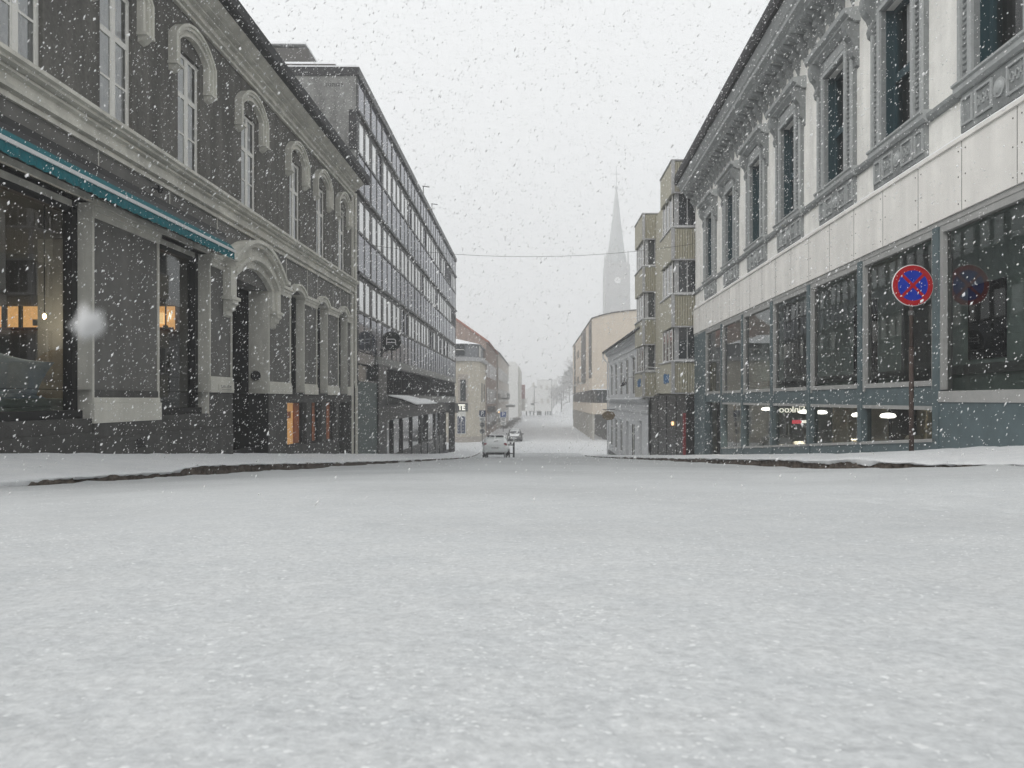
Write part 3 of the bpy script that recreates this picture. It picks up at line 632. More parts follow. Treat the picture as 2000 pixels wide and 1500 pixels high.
# display goods
bed = thing('display_bed', 'display bed with green sheet in the shop window of the dark grey stucco building', 'bed', (-8.25, 10.9, -0.40))
b_ = MB(); b_.box(-.85, .75, -1.9, 1.6, 0, .28); b_.build('base', 'linen_green', bed, bevel=.03)
b_ = MB(); b_.box(-.83, .73, -1.88, 1.58, .283, .42); b_.build('mattress', 'linen_green', bed, bevel=.05)
def pillow(name, loc, rot, mat_, label, sx=.36, sy=.12, sz=.26):
    b_ = MB(); n = 14; vs = []; fs = []
    for k, sg_ in ((0, -1), (1, 1)):
        for i in range(n + 1):
            for j in range(n + 1):
                a, b2 = i / n * 2 - 1, j / n * 2 - 1
                th = ((1 - a ** 4) * (1 - b2 ** 4)) ** 0.5; pin = 1 - 0.12 * (1 - abs(a * b2))
                w_ = 1 + 0.06 * math.sin(5 * a + 3 * b2)
                vs.append((a * sx * (0.88 + .12 * abs(b2) ** 2), sg_ * sy * th * w_, b2 * sz * (0.88 + .12 * abs(a) ** 2)))
    m = (n + 1) ** 2
    for k in (0, 1):
        for i in range(n):
            for j in range(n): fs.append(tuple(q + k * m for q in (i * (n + 1) + j, (i + 1) * (n + 1) + j, (i + 1) * (n + 1) + j + 1, i * (n + 1) + j + 1)))
    b_.add(vs, fs); o = b_.build(name, mat_, None, True); o.location = loc; o.rotation_euler = rot; return tag(o, label, 'pillow')
pillow('pillow', (-8.0, 11.75, .32), (R(-25), R(12), R(10)), 'linen_blue', 'large slate blue pillow propped upright on the display bed', .46, .13, .40)
pillow('pillow', (-8.22, 11.2, .28), (R(-30), 0, R(-8)), 'linen_pink', 'salmon pink pillow leaning on the blue pillow of the display bed', .34, .13, .28)
dv = MB(); n = 34; vs = []; fs = []
for i in range(n + 1):
    for j in range(n + 1):
        a, b2 = i / n, j / n; x = -.75 + 1.45 * a; y = -1.8 + 2.75 * b2
        e = min(1, 6 * min(a, 1 - a, b2, 1 - b2 + .02)); z = .09 + .13 * e + .05 * math.sin(9 * a + 5 * b2) * e + .035 * math.sin(17 * b2 - 6 * a) * e
        vs.append((x, y, z))
for i in range(n):
    for j in range(n): fs.append((i * (n + 1) + j, (i + 1) * (n + 1) + j, (i + 1) * (n + 1) + j + 1, i * (n + 1) + j + 1))
dv.add(vs, fs); o = dv.build('duvet', 'linen_blue', None, True); o.location = (-8.25, 10.9, -.07)
sm = o.modifiers.new('thick', 'SOLIDIFY'); sm.thickness = .05; tag(o, 'rumpled slate blue duvet spread over the display bed', 'duvet')
o = MB().lathe([(.02, 0), (.62, 0), (.62, .05), (.02, .05)], (0, 0, 0), 30, axis='y').build('round_headboard', 'cork'); o.location = (-7.78, 12.65, .22); tag(o, 'round brown cork headboard disc standing behind the display bed pillows', 'headboard')
for i, (x, y, z, lb) in enumerate(((-8.6, 13.4 - 2.2, 1.78, 'small warm hanging bulb left of the screen in the bedding shop window'), (-8.05, 12.6, 1.36, 'small warm hanging bulb in front of the grey screen in the bedding shop'))):
    t = thing('pendant_lamp', lb, 'lamp', (x, y, z)); b_ = MB(); b_.tube([(0, 0, .05), (0, 0, 3.28 - z)], .008, 5); b_.build('cord', 'black_frame', t); b_ = MB(); b_.lathe([(.004, -.045), (.028, -.02), (.03, .02), (.012, .05)], n=10); b_.build('bulb', 'bulb', t, True)
    ld = bpy.data.lights.new('bulb_light', 'POINT'); ld.energy = 11; ld.shadow_soft_size = .04; ld.color = (1, .82, .6)
    lo_ = bpy.data.objects.new('bulb_light', ld); COL.objects.link(lo_); lo_.parent = t; lo_.location = (0, 0, -.09)
# small street plate on the pale base block
t = thing('wall_plate', 'small pale plate with dark lettering on the base block left of the arched entrance', 'sign', (-6.925, 17.22, 0.27))
b_ = MB(); b_.box(0, .012, -.42, .42, -.075, .075); b_.build('plate', 'pale_block', t)
b_ = MB(); marks(b_, lambda x, y, z: (.0125 + z, x, y + .012), .62, .07, 10); b_.box(.012, .015, -.25, .3, -.058, -.05); b_.build('lettering', 'sign_dark', t)

# ------------------------------------------------------------------ left: office block with a glass curtain wall
OB = thing('office_building', 'long dark glass curtain wall office block with bare concrete end wall', 'building', (-6.74, 0, 0), 0.0087)
B0, B1 = 30.2, 71.2
ob = MB(1)
ob.wb(B0, B1, 1.6, 12.62, -16, -0.32); ob.wb(B0 + .1, B1, -5.5, 1.6, -16, -1.15); ob.wb(B0 + .1, 36.2, -5.5, 1.6, -1.15, -.45); ob.build('core_walls', 'concrete', OB)
ew = MB(1); ew.wb(B0 - .02, B0 + .3, 1.7, 12.75, -16.0, -.02); ew.build('end_wall', 'concrete', OB)
cp = MB(1); cp.wb(B0 - .06, B1, 12.72, 13.05, -16.1, .10, 0); cp.wb(B0 - .06, B1, 13.05, 13.10, -16.1, .04, 1); cp.build('roof_coping', ['dark_metal', 'ledge_snow'], OB)
ph_ = MB(1); ph_.prof([(-2.2, 13.1), (-2.5, 14.7), (-12, 14.9), (-12, 13.1)], B0 + 2.0, B1 - 5, 0); ph_.wb(B0 + 2.0, B1 - 5, 14.9, 14.98, -12, -2.6, 1); ph_.wb(B0 + .6, B0 + 2.6, 13.1, 13.45, -7, -1.0, 0); ph_.wb(B0 + .6, B0 + 2.6, 13.45, 13.53, -7, -1.0, 1)
ph_.build('rooftop_room', ['brown_metal', 'ledge_snow'], OB)
fr = MB(1); NP = 32; pw = (B1 - B0 - .3) / NP; U = [B0 + .15 + i * pw for i in range(NP + 1)]
for i, u in enumerate(U):
    w = .13 if i % 2 == 0 else .09; w2 = .25 if i % 2 == 0 else .16; dz_ = .012 if i % 2 == 0 else .004
    for z0, z1 in ((11.39, 12.72), (8.24, 9.75), (5.07, 6.60), (1.95, 3.43)): fr.wb(u - w, u + w, z0, z1, -.30, dz_)
    for z0, z1 in ((9.85, 11.08), (6.70, 7.93), (3.53, 4.76)): fr.wb(u - w2, u + w2, z0, z1, -.30, dz_)
for z in (11.30, 8.15, 4.98): fr.wb(B0 - .1, B1, z - .055, z + .06, -.3, .13); fr.wb(B0 - .1, B1, z - .22, z - .055, -.3, .015)
for z in (9.80, 6.65, 3.48): fr.wb(B0, B1, z - .05, z + .05, -.3, .03)
fr.wb(B0, B0 + .14, -5, 12.72, -.3, .02)
fr.build('curtain_wall_frame', 'dark_metal', OB)
for z0, z1 in ((11.43, 12.72), (8.28, 9.75), (5.11, 6.60), (1.95, 3.43)):
    s_ = MB(1)
    for i in range(NP): s_.wb(U[i] + .05, U[i + 1] - .05, z0, z1, -.28, -.010 + .003 * random.random())
    s_.build('spandrel_row', 'office_spandrel', OB)
wz = [(9.85, 11.08), (6.70, 7.93), (3.53, 4.76)]
wm = MB(1); hw = pw / 2 - .075
wm.wb(-hw, hw, 0, 1.23, -.28, -.012, 0); wm.wb(-hw, -hw + .04, 0, 1.23, -.012, -.001, 1); wm.wb(hw - .04, hw, 0, 1.23, -.012, -.001, 1); wm.wb(-hw + .04, hw - .04, 0, .05, -.012, -.002, 1)
wa = wm.build('window', ['blind_glass', 'alu'], OB); wmb = MB(1)
wmb.wb(-hw, hw, 0, 1.23, -.28, -.035, 0); wmb.wb(-hw, -hw + .04, 0, 1.23, -.035, -.005, 1); wmb.wb(hw - .04, hw, 0, 1.23, -.035, -.005, 1)
wb_ = wmb.build('window', ['office_spandrel', 'alu'], OB)
k = 0
for r, (z0, z1) in enumerate(wz):
    for i in range(NP):
        src = wb_ if random.random() < (.10 + .01 * i) else wa
        loc = (0, (U[i] + U[i + 1]) / 2, z0)
        if src is wa and k == 0: wa.location = loc; k = 1
        else: copy_part(src, OB, loc)
wb_.location = (0, (U[0] + U[1]) / 2, wz[0][0] - 0.001); bpy.data.objects.remove(wb_)
ft = MB(1); ft.wb(34.3, B1, 1.58, 1.95, -.3, .02, 0); ft.wb(34.3, B1, 1.50, 1.58, -.9, .06, 1)
ft.wb(36.4, B1, -.22, .20, -.85, .0, 0); ft.wb(36.4, B1 + .1, -.28, -.22, -1.0, .10, 1); ft.wb(36.2, B1, .20, .26, -.85, .03, 1)
for u in np.arange(37, B1, 2.6): ft.wb(u, u + .02, -.2, .18, 0, .006, 1)
ft.build('fascia', ['grey_panel', 'dark_metal'], OB)
mz = MB(1); mz.wb(36.3, B1, .26, 1.5, -.9, -.8, 0)
for i, u in enumerate(np.arange(36.4, B1, .62)): mz.wb(u, u + .07, .26, 1.5, -.8, -.5 if i % 4 else -.1, 1)
for u in (37.3, 38.0, 40.3, 66.5): mz.wb(u, u + .42, .28, 1.45, -.8, -.74, 2)
mz.build('mezzanine_glazing', ['dark_glass', 'dark_metal', 'curtain_glass'], OB)
ent = MB(1); ent.wb(B0 + .14, 34.2, -5, .72, -.3, .0, 0); ent.wb(B0 + .14, 34.2, .78, 1.40, -.45, -.2, 1); ent.wb(B0 + .14, 34.2, 1.46, 1.92, -.3, -.06, 2); ent.wb(B0 + .14, 34.2, .72, .78, -.3, .05, 1)
ent.wb(34.2, 36.25, -5, 1.50, -.4, .07, 3)
ent.build('stone_cladding', ['slate_panel', 'dark_glass', 'spandrel_glass', 'black_stone'], OB)
sfm = MB(1)
sfm.wb(36.25, B1, -6, -.95, -1.05, -1.0, 0)
for a, b, mi in ((36.7, 39.0, 2), (39.3, 42.6, 0), (43.0, 45.8, 1), (46.2, 49.5, 1), (50.2, 54.0, 0), (54.3, 54.8, 2), (58.0, 62.0, 0), (62.4, 65.0, 1), (65.4, 68.6, 1), (69.0, 69.8, 2)):
    sfm.wb(a, b, -5, -1.1, -1.0, -.9, mi)
for u in (36.4, 39.1, 42.8, 46.0, 49.8, 54.1, 57.6, 62.2, 65.2, 68.8, 70.0): sfm.wb(u, u + .14, -5.4, -.28, -1.0, -.78, 3)
sfm.wb(36.3, B1, -1.1, -.28, -1.0, -.6, 3); sfm.wb(36.3, B1, -5.4, -3.1, -1.0, -.85, 3)
sfm.wb(B1 - .5, B1 - .1, -5.5, 1.5, -.6, -.05, 3); sfm.wb(63, B1 - .5, -5.4, -4.6, -.9, -.6, 3)
sfm.build('shopfront', ['dark_glass', 'spandrel_glass', 'curtain_glass', 'dark_metal'], OB)
can = MB(1); can.prof([(0, .10), (0, .16), (.62, .02), (.62, -.04)], 36.9, 43.2, 0); can.prof([(0, .165), (0, .22), (.60, .08), (.60, .03)], 36.95, 43.1, 1)
can.prof([(.60, -.05), (.60, .02), (1.35, -.26), (1.35, -.33)], 37.1, 45.5, 0); can.prof([(.66, .005), (.66, .05), (1.33, -.19), (1.33, -.245)], 37.1, 45.5, 1)
can.build('awning', ['dark_metal', 'ledge_snow'], OB)
lt_ = MB(1); marks(lt_, lambda x, y, z: (-.85 + x, B0 - .02 - z, 12.36 + y), .66, .13, 9, 0, .02); lt_.build('wall_lettering', 'sign_dark', OB)
an = MB(1)
for u in (50.0, 54.5): an.tube([an.p(u, 13.0, -.1), an.p(u, 13.9, -.1)], .03, 5); an.tube([an.p(u - .3, 13.8, -.1), an.p(u + .3, 13.9, .25)], .03, 5)
an.build('antenna', 'dark_metal', OB)
# round bed sign
t = thing('projecting_sign', 'round black projecting sign with white bed symbol on the glass office block', 'sign', (-6.47, 34.6, 2.62))
b_ = MB().lathe([(.01, -.07), (.42, -.07), (.44, -.05), (.44, .05), (.42, .07), (.01, .07)], (0, 0, 0), 36, axis='y'); b_.build('disc', 'sign_dark', t)
for sg_ in (-1, 1):
    b_ = MB(); yf = sg_ * .071
    def bar(x0, z0, x1, z1, w=.042):
        v = Vector((x1 - x0, 0, z1 - z0)); nn = Vector((-v.z, 0, v.x)).normalized() * w / 2
        a_, c_ = Vector((x0, 0, z0)), Vector((x1, 0, z1)); ya, yb = sorted((yf, yf + sg_ * .012))
        b_.hull([(q.x, ya, q.z) for q in (a_ - nn, a_ + nn, c_ + nn, c_ - nn)], [(q.x, yb, q.z) for q in (a_ - nn, a_ + nn, c_ + nn, c_ - nn)])
    bar(-.20, .17, -.20, -.17); bar(-.186, -.065, .186, -.065); bar(-.186, .085, .15, .085); bar(.15, .085, .20, .03); bar(.20, .035, .20, -.17)
    b_.build('bed_symbol', 'sign_white', t)
b_ = MB(); b_.box(-.5, -.2, -.03, .03, -.42, -.36); b_.box(-.5, -.44, -.04, .04, -.7, -.3); b_.hull([(-.48, -.02, -.62), (-.48, -.02, -.56), (-.15, -.02, -.34), (-.15, -.02, -.40)], [(-.48, .02, -.62), (-.48, .02, -.56), (-.15, .02, -.34), (-.15, .02, -.40)]); b_.build('bracket', 'dark_metal', t)
# lettered board at the far end
t = thing('shop_sign', 'dark board sign with white letters at the far lower corner of the glass office block', 'sign', (-7.15, 71.0, -0.82))
b_ = MB(); b_.box(-1.05, .05, -.1, .1, -.42, .42, 0); b_.box(.05, .95, -.06, .06, -.30, .40, 0); b_.box(-1.1, 1.0, -.12, .12, .42, .47, 1); b_.build('board', ['grey_panel', 'dark_metal'], t)
b_ = MB(); text_mb(b_, 'TE', .72, lambda x, y, z: (.36 + x * .8, -.07 - z, .06 + y), ext=.008, offset=.02); b_.build('lettering', 'letter_glow', t)  # glow added so these letters look bright white
b_ = MB(); text_mb(b_, 'E', .66, lambda x, y, z: (.80 + x * .7, -.07 - z, .06 + y), ext=.008, offset=.01); b_.build('faded_letter', 'grey_frame', t)

# ------------------------------------------------------------------ right: white building with grey stone window surrounds over a glazed shop
RB = thing('white_building', 'white upper storey with ornate grey window surrounds above a long glazed shop front', 'building', (5.62, 0, 0), -0.0233)
C0, C1 = 4.5, 30.3
rw = [9.55, 12.40, 15.12, 18.12, 21.05, 24.1, 27.25, 6.7]
HW = 0.56
wl_ = MB(-1); wl_.wall(C0, C1, 3.5, 8.2, 0, [(c - HW, c + HW, 4.28, 6.55, .24) for c in rw], .24, 0); wl_.build('wall', 'white_wall', RB)
bb = MB(-1); bb.wb(C0, C1, 3.4, 8.4, -13, -.9); bb.wb(C0, C0 + .3, -4, 8.4, -13, -.02); bb.wb(C1 - .3, C1, -4, 8.2, -13, -.015); bb.wb(C0, C1, 8.3, 8.4, -13, 0.0); bb.prof([(0, 8.4), (-6.5, 12), (-13, 8.4)], C0, C1); bb.build('rear_body', 'dark_room', RB)
bd = MB(-1); bd.wb(C0, C1 + .12, 2.58, 3.52, -.1, .055, 0); bd.wb(C0, C1 + .14, 3.52, 3.575, -.1, .085, 0); bd.wb(C0, C1 + .12, 2.50, 2.58, -.2, .03, 2)
bd.prof([(.0, 3.575), (.082, 3.575), (.07, 3.60), (0, 3.61)], C0, C1, 3)
u = C1 - 1.1; jn = 0
while u > C0:
    bd.wb(u, u + .012, 2.585, 3.515, .05, .0565, 1)
    for z in (2.68, 3.05, 3.40):
        for q in (u + .09, u - .09): bd.lathe([(.011, 0), (.009, -.006)], (-.056, q, z), 6, 1, axis='x')
    u -= 1.25
bd.build('panel_band', ['white_panel', 'joint', 'alu', 'ledge_snow'], RB)
# cornice
cn = MB(-1)
cn.prof([(0, 7.68), (.04, 7.70), (.04, 7.76), (.02, 7.78), (.02, 8.02), (.40, 8.06), (.44, 8.14), (.56, 8.17), (.56, 8.26), (.60, 8.30), (.66, 8.42), (.70, 8.50), (0, 8.5)], C0, C1 + .1); cn.build('cornice', 'grey_stone_light', RB)
rf = MB(-1); rf.prof([(.70, 8.50), (.78, 8.52), (.80, 8.70), (.76, 8.93), (.2, 9.1), (0, 8.5)], C0, C1 + .25); rf.build('roof_edge', 'roof_black', RB)
br = MB(-1)
br.prof([(.0, 7.50), (.07, 7.55), (.12, 7.64), (.14, 7.70), (.20, 7.74), (.22, 7.81), (.19, 7.88), (.27, 7.93), (.36, 7.96), (.40, 8.0), (.41, 8.06), (.0, 8.06)], -.095, .095)
br.hull([br.p(-.07, 7.56, 0), br.p(.07, 7.56, 0), br.p(.07, 7.56, .08), br.p(-.07, 7.56, .08)], [br.p(-.012, 7.34, 0), br.p(.012, 7.34, 0), br.p(.012, 7.34, .025), br.p(-.012, 7.34, .025)]); br.lathe([(.055, -.02), (.055, .02)], (-.16, -.085, 7.80), 8, axis='y')
b0 = br.build('cornice_bracket', 'grey_stone', RB); us_ = np.arange(C0 + .3, C1, .53)
b0.location = (0, us_[0], 0)
for u in us_[1:]: copy_part(b0, RB, (0, u, 0))
# window surround
su = MB(-1); SW = .36
for s_ in (-1, 1):
    a, b = (HW, HW + SW) if s_ > 0 else (-HW - SW, -HW)
    su.wb(a, b, 4.25, 6.92, 0, .08, 0)
    i0, i1 = (HW, HW + .10) if s_ > 0 else (-HW - .10, -HW); su.wb(i0, i1, 4.28, 6.55, .08, .12, 1)
    o0, o1 = (HW + SW - .07, HW + SW) if s_ > 0 else (-HW - SW, -HW - SW + .07); su.wb(o0, o1, 4.25, 6.92, .08, .115, 1)
    m = s_ * (HW + .19)
    for z in np.arange(4.40, 6.45, .085): su.prof([(.08, z), (.105, z + .02), (.105, z + .045), (.08, z + .06)], m - .055, m + .055, 0)
    m = s_ * (HW + SW + .02)
    su.prof([(.0, 6.10), (.05, 6.14), (.07, 6.26), (.12, 6.30), (.14, 6.40), (.11, 6.50), (.15, 6.60), (.22, 6.68), (.26, 6.80), (.26, 6.95), (0, 6.95)], m - .10, m + .10, 0)
su.wb(-HW, HW, 6.55, 6.92, 0, .07, 0); su.wb(-HW - .1, HW + .1, 6.55, 6.62, .07, .12, 1); su.wb(-HW - .02, HW + .02, 6.68, 6.86, .07, .085, 1)
su.prof([(0, 6.92), (.10, 6.92), (.14, 6.96), (.22, 6.98), (.22, 7.03), (.30, 7.06), (.32, 7.14), (.0, 7.19)], -HW - SW - .18, HW + SW + .18, 1)
# apron with carved panels
su.wb(-HW - SW, HW + SW, 3.62, 4.16, 0, .06, 0); su.prof([(0, 4.13), (.09, 4.14), (.13, 4.18), (.13, 4.25), (.16, 4.27), (.16, 4.30), (0, 4.31)], -HW - SW - .08, HW + SW + .08, 1)
for a, b in ((-HW - SW + .04, -HW - .05), (-HW + .02, -.16), (.16, HW - .02), (HW + .05, HW + SW - .04)):
    for q in ((a, b, 4.04, 4.07), (a, b, 3.70, 3.73), (a, a + .03, 3.73, 4.04), (b - .03, b, 3.73, 4.04)): su.wb(*q, .06, .085, 1)
su.lathe([(.12, 0), (.12, -.02), (.085, -.02), (.07, -.04), (.02, -.05)], (-.06, 0, 3.885), 14, 1, axis='x')
for s_ in (-1, 1):
    for kk in range(3):
        c_ = s_ * (.26 + .11 * kk); pts = [su.p(c_ + .05 * math.cos(t) * (1 - t / 9), 3.885 + (.09 * math.sin(t)) * (1 - t / 9), .066) for t in np.linspace(0, 6.5, 14)]; su.tube(pts, .013, 5, 1)
s0 = su.build('window_surround', ['grey_stone', 'grey_stone_light'], RB); s0.location = (0, rw[0], 0)
wf = MB(-1)
for a, b in ((-HW, -HW + .09), (HW - .09, HW)): wf.wb(a, b, 4.28, 6.55, -.24, -.12)
wf.wb(-HW + .09, HW - .09, 4.28, 4.38, -.22, -.12); wf.wb(-HW + .09, HW - .09, 6.46, 6.55, -.22, -.12); wf.wb(-HW + .09, HW - .09, 5.28, 5.42, -.23, -.10)
wf.wb(-HW, -HW + .012, 4.28, 6.55, -.12, 0.0); wf.wb(HW - .012, HW, 4.28, 6.55, -.12, 0.0)
w1 = wf.build('window', 'teal_black', RB); w1.location = (0, rw[0], 0)
MB(-1).wq(-HW + .05, HW - .05, 4.3, 6.5, -.17).build('pane', 'plain_glass', w1)
MB(-1).wq(-HW - .3, HW + .3, 4.0, 6.9, -.85).build('dark_interior', 'dark_room', w1)
blind = {1: (5.42, 6.5, -.5, .2), 3: (4.35, 6.3, -.55, .1), 4: (4.35, 6.3, -.55, .1)}
for i, c in enumerate(rw):
    if i: wi = copy_part(w1, RB, (0, c, 0)); copy_part(s0, RB, (0, c, 0))
    else: wi = w1
for i, (z0, z1, a, b) in blind.items():
    MB(-1).wb(rw[i] + a, rw[i] + b, z0, z1, -.20, -.185).build('blind', 'curtain', RB)
edges = sorted(rw)
for a, b in zip([C0] + [c + HW + SW + .08 for c in edges], [c - HW - SW - .08 for c in edges] + [C1]):
    if b > a: MB(-1).prof([(0, 4.12), (.05, 4.13), (.08, 4.18), (.08, 4.24), (0, 4.26)], a, b).build('sill_course', 'grey_stone', RB)
# glazed ground floor
mull = [28.3, 25.5, 22.7, 19.65, 16.8, 13.98, 11.2, 8.4, 5.6]
zg = lambda y: -SL * y + 0.02
gf = MB(-1)
gf.wb(28.3, C1, -4, 2.5, -.25, .04, 0)
for u in mull: gf.wb(u - .085, u + .085, (-4 if u > 11 else .0), 2.5, -.14, .05, 0); gf.wb(u - .16, u - .085, .14, 2.5, -.10, .02, 1); gf.wb(u + .085, u + .16, .14, 2.5, -.10, .02, 1)
for a, b in zip(mull[1:], mull[:-1]):
    if a > 10: gf.wb(a + .085, b - .085, -.10, .20, -.14, .0, 0); gf.wb(a + .16, b - .16, .20, .28, -.1, .02, 1); gf.wb(a + .16, b - .16, 2.40, 2.5, -.1, .02, 1)
    else: gf.wb(a + .085, b - .085, -4, -.04, -.14, .03, 0); gf.wb(a + .085, b - .085, -.04, .12, -.12, .045, 1); gf.wb(a + .16, b - .16, 2.40, 2.5, -.1, .02, 1)
for a, b in zip(mull[2:6] + [11.2], mull[1:6]):            # lower frames and the sloping plinth
    gf.wb(a + .085, b - .085, -.16, -.10, -.1, .02, 1); gf.wb(a + .085, a + .13, -4, -.16, -.1, .02, 1)
    za, zb_ = zg(a) + .16, zg(b) + .16
    gf.hull([gf.p(a, za, -.12), gf.p(a, za, .03), gf.p(b, zb_, .03), gf.p(b, zb_, -.12)], [gf.p(a, -4.2, -.12), gf.p(a, -4.2, .03), gf.p(b, -4.2, .03), gf.p(b, -4.2, -.12)], 0)
    gf.hull([gf.p(a, za, -.1), gf.p(a, za, .05), gf.p(b, zb_, .05), gf.p(b, zb_, -.1)], [gf.p(a, za + .05, -.1), gf.p(a, za + .05, .05), gf.p(b, zb_ + .05, .05), gf.p(b, zb_ + .05, -.1)], 1)
gf.wb(C0, 8.3, -4, -.04, -.13, .028, 0)
gf.build('shopfront_frame', ['steel_blue', 'alu'], RB)
dr = MB(-1); dr.wb(25.6, 28.2, -4, -.10, -.5, -.4); dr.wb(26.9, 27.0, -4, -.1, -.4, -.34); dr.build('shop_door', 'black_stone', RB)
for a, b in zip(mull[1:], mull[:-1]):
    q = MB(-1).wq(a + .1, b - .1, .16 if a > 10 else .06, 2.46, -.05); q.build('shop_pane', 'wide_glass', RB)
    if 10 < a < 25: MB(-1).wq(a + .1, b - .1, -3.2, -.12, -.055).build('lower_pane', 'low_glass', RB)
ri = MB(-1)                                                  # rooms behind the glass
ri.wb(C0 + .3, C1 - .3, -2.6, -2.5, -5.5, -.15, 2); ri.wb(C0 + .3, C1 - .3, -.02, .12, -5.5, -.18, 3); ri.wb(C0 + .3, C1 - .3, 2.7, 2.8, -5.5, -.2, 1)
ri.wb(C0 + .3, C1 - .3, -2.5, -.02, -5.5, -5.4, 0); ri.wb(C0 + .3, C1 - .3, .12, 2.7, -1.9, -1.8, 1)
for a, b, z0, z1 in ((8.6, 9.75, .75, 2.65), (12.6, 13.7, .7, 2.0), (15.0, 16.0, .3, 1.05), (17.6, 18.9, .3, 2.3), (23.2, 24.2, .3, 1.6)): ri.wb(a, b, z0, z1, -1.8, -1.76, 5)
ri.wb(C0 + .3, C1 - .3, .45, .62, -1.8, -1.72, 4); ri.wb(C1 - .4, C1 - .3, -2.5, 2.7, -5.4, -.2, 1); ri.wb(10.6, 10.75, -2.5, -.02, -5.4, -.15, 0)
for u in (25.3, 19.0): ri.wb(u, u + .12, -2.5, -.02, -5.4, -3.6, 0)
for u in (21.6, 14.3): ri.wb(u, u + .1, .12, 2.7, -1.8, -.9, 4)
for u in (23.4, 18.3, 12.3): ri.wb(u - .1, u + .1, -2.5, -.05, -5.35, -4.6, 5)
ri.build('shop_interior', ['olive_wall', 'hall_wall', 'room_floor', 'white_panel', 'screen_grey', 'void'], RB)
for (u, d, z) in ((24.6, -1.2, -.30), (21.5, -1.4, -.34), (20.7, -1.6, -.34), (18.2, -1.6, -.36), (15.9, -1.3, -.33), (12.9, -1.3, -.30)):
    MB(-1).lathe([(.04, .05), (.13, .03), (.16, -.02), (.12, -.05), (.02, -.06)], (-d, u, z), 18).build('ceiling_lamp', 'white_lamp', RB)
    ld = bpy.data.lights.new('ceiling_lamp_light', 'SPOT'); ld.energy = 130; ld.spot_size = R(150); ld.spot_blend = .6; ld.shadow_soft_size = .15; ld.color = (1, .95, .84)
    lo_ = bpy.data.objects.new('ceiling_lamp_light', ld); COL.objects.link(lo_); lo_.parent = RB; lo_.location = (-d, u, z - .12)
rg = MB(-1); rg.wb(14.9, 15.9, 1.14, 1.20, -1.74, -1.66); rg.build('warm_shelf_light', 'warm_light', RB)
# tables seen through the lower panes
def table(loc, h, label, w=.5, l=.8, rz=0):
    t = thing('cafe_table', label, 'table', loc, rz, 'tables inside the glazed shop')
    MB().box(-w, w, -l, l, h - .04, h).build('tabletop', 'table_wood', t, bevel=.008)
    for sx in (-1, 1):
        for sy in (-1, 1): MB().box(sx * (w - .08) - .025, sx * (w - .08) + .025, sy * (l - .08) - .025, sy * (l - .08) + .025, 0, h - .04).build('leg', 'dark_metal', t)
def pot(loc, r, h, label, m_='ceramic'):
    o = MB().lathe([(r * .55, 0), (r, h * .25), (r * .95, h * .7), (r * .7, h), (r * .6, h), (r * .8, h * .65), (r * .8, h * .3), (.01, h * .1)], n=14).build('bowl', m_, None, True); o.location = loc; return tag(o, label, 'bowl')
table((7.6, 18.2, -2.5), 1.42, 'wooden table inside the glazed shop behind the fourth lower pane'); pot((7.5, 18.0, -1.08), .12, .15, 'small cream bowl standing on the wooden table in the glazed shop')
table((7.9, 22.6, -2.5), 1.12, 'wooden table inside the glazed shop with red neon above it', .5, .8); pot((7.7, 22.4, -1.38), .17, .16, 'wide cream bowl on the table near the red neon'); 
table((7.2, 14.6, -2.5), 1.62, 'wooden table inside the glazed shop nearest the no stopping sign', .45, .7); pot((7.15, 14.5, -.88), .16, .20, 'large cream pot on the table nearest the no stopping sign')
table((6.95, 24.3, -2.5), .92, 'low wooden table inside the glazed shop beside its dark door', .4, .5)
t = thing('neon_sign', 'small red, white and green glowing sign inside the glazed shop', 'sign', (8.6, 24.6, -0.72))
MB().box(-.36, -.06, -.02, .02, -.06, .06).build('red_tube', 'neon_red', t); MB().box(-.06, .08, -.02, .02, -.04, .05).build('white_tube', 'letter_glow', t); MB().box(.10, .36, -.02, .02, -.12, .10).build('green_tube', 'neon_green', t)
t = thing('window_lettering', 'pale glowing letters seen mirrored from behind at the top of a lower shop pane', 'lettering', (7.0, 21.0, -0.28))
b_ = MB(); text_mb(b_, 'Sinkool', .26, lambda x, y, z: (x, z, y), ext=.01, mirror=True); b_.build('letters', 'letter_glow', t)

# ------------------------------------------------------------------ no stopping sign
sz = float(pave_top_R(np.array([5.53]), np.array([11.25]))[0])
t = thing('no_stopping_sign', 'round blue and red no stopping sign on a rusty pole beside the glazed shop', 'road sign', (5.53, 11.25, sz))
zc = 1.667 - sz
MB().tube([(0, .035, -.2), (0, .035, 1.55)], .034, 12).build('pole', 'rust_pole', t, True)
MB().tube([(0, .035, 1.45), (0, .035, zc + .22)], .028, 12).build('upper_pole', 'rust_pole', t, True)
MB().lathe([(.01, .0), (.042, 0), (.042, .06), (.01, .07)], (0, .035, zc - .43), 12).build('collar', 'pole_grey', t)
b_ = MB().lathe([(.01, -.008), (.300, -.008), (.306, 0), (.300, .012), (.01, .012)], (0, 0, zc), 48, axis='y'); b_.build('plate', 'sign_white', t)
b_ = MB()
def ringpoly(b_, r0, r1, y0, y1, n=48):
    for k in range(n):
        a, c = 2 * math.pi * k / n, 2 * math.pi * (k + 1) / n; q = [(r0, a), (r1, a), (r1, c), (r0, c)]
        b_.hull([(r * math.cos(t_), y0, zc + r * math.sin(t_)) for r, t_ in q], [(r * math.cos(t_), y1, zc + r * math.sin(t_)) for r, t_ in q])
ringpoly(b_, .222, .294, -.012, -.009)
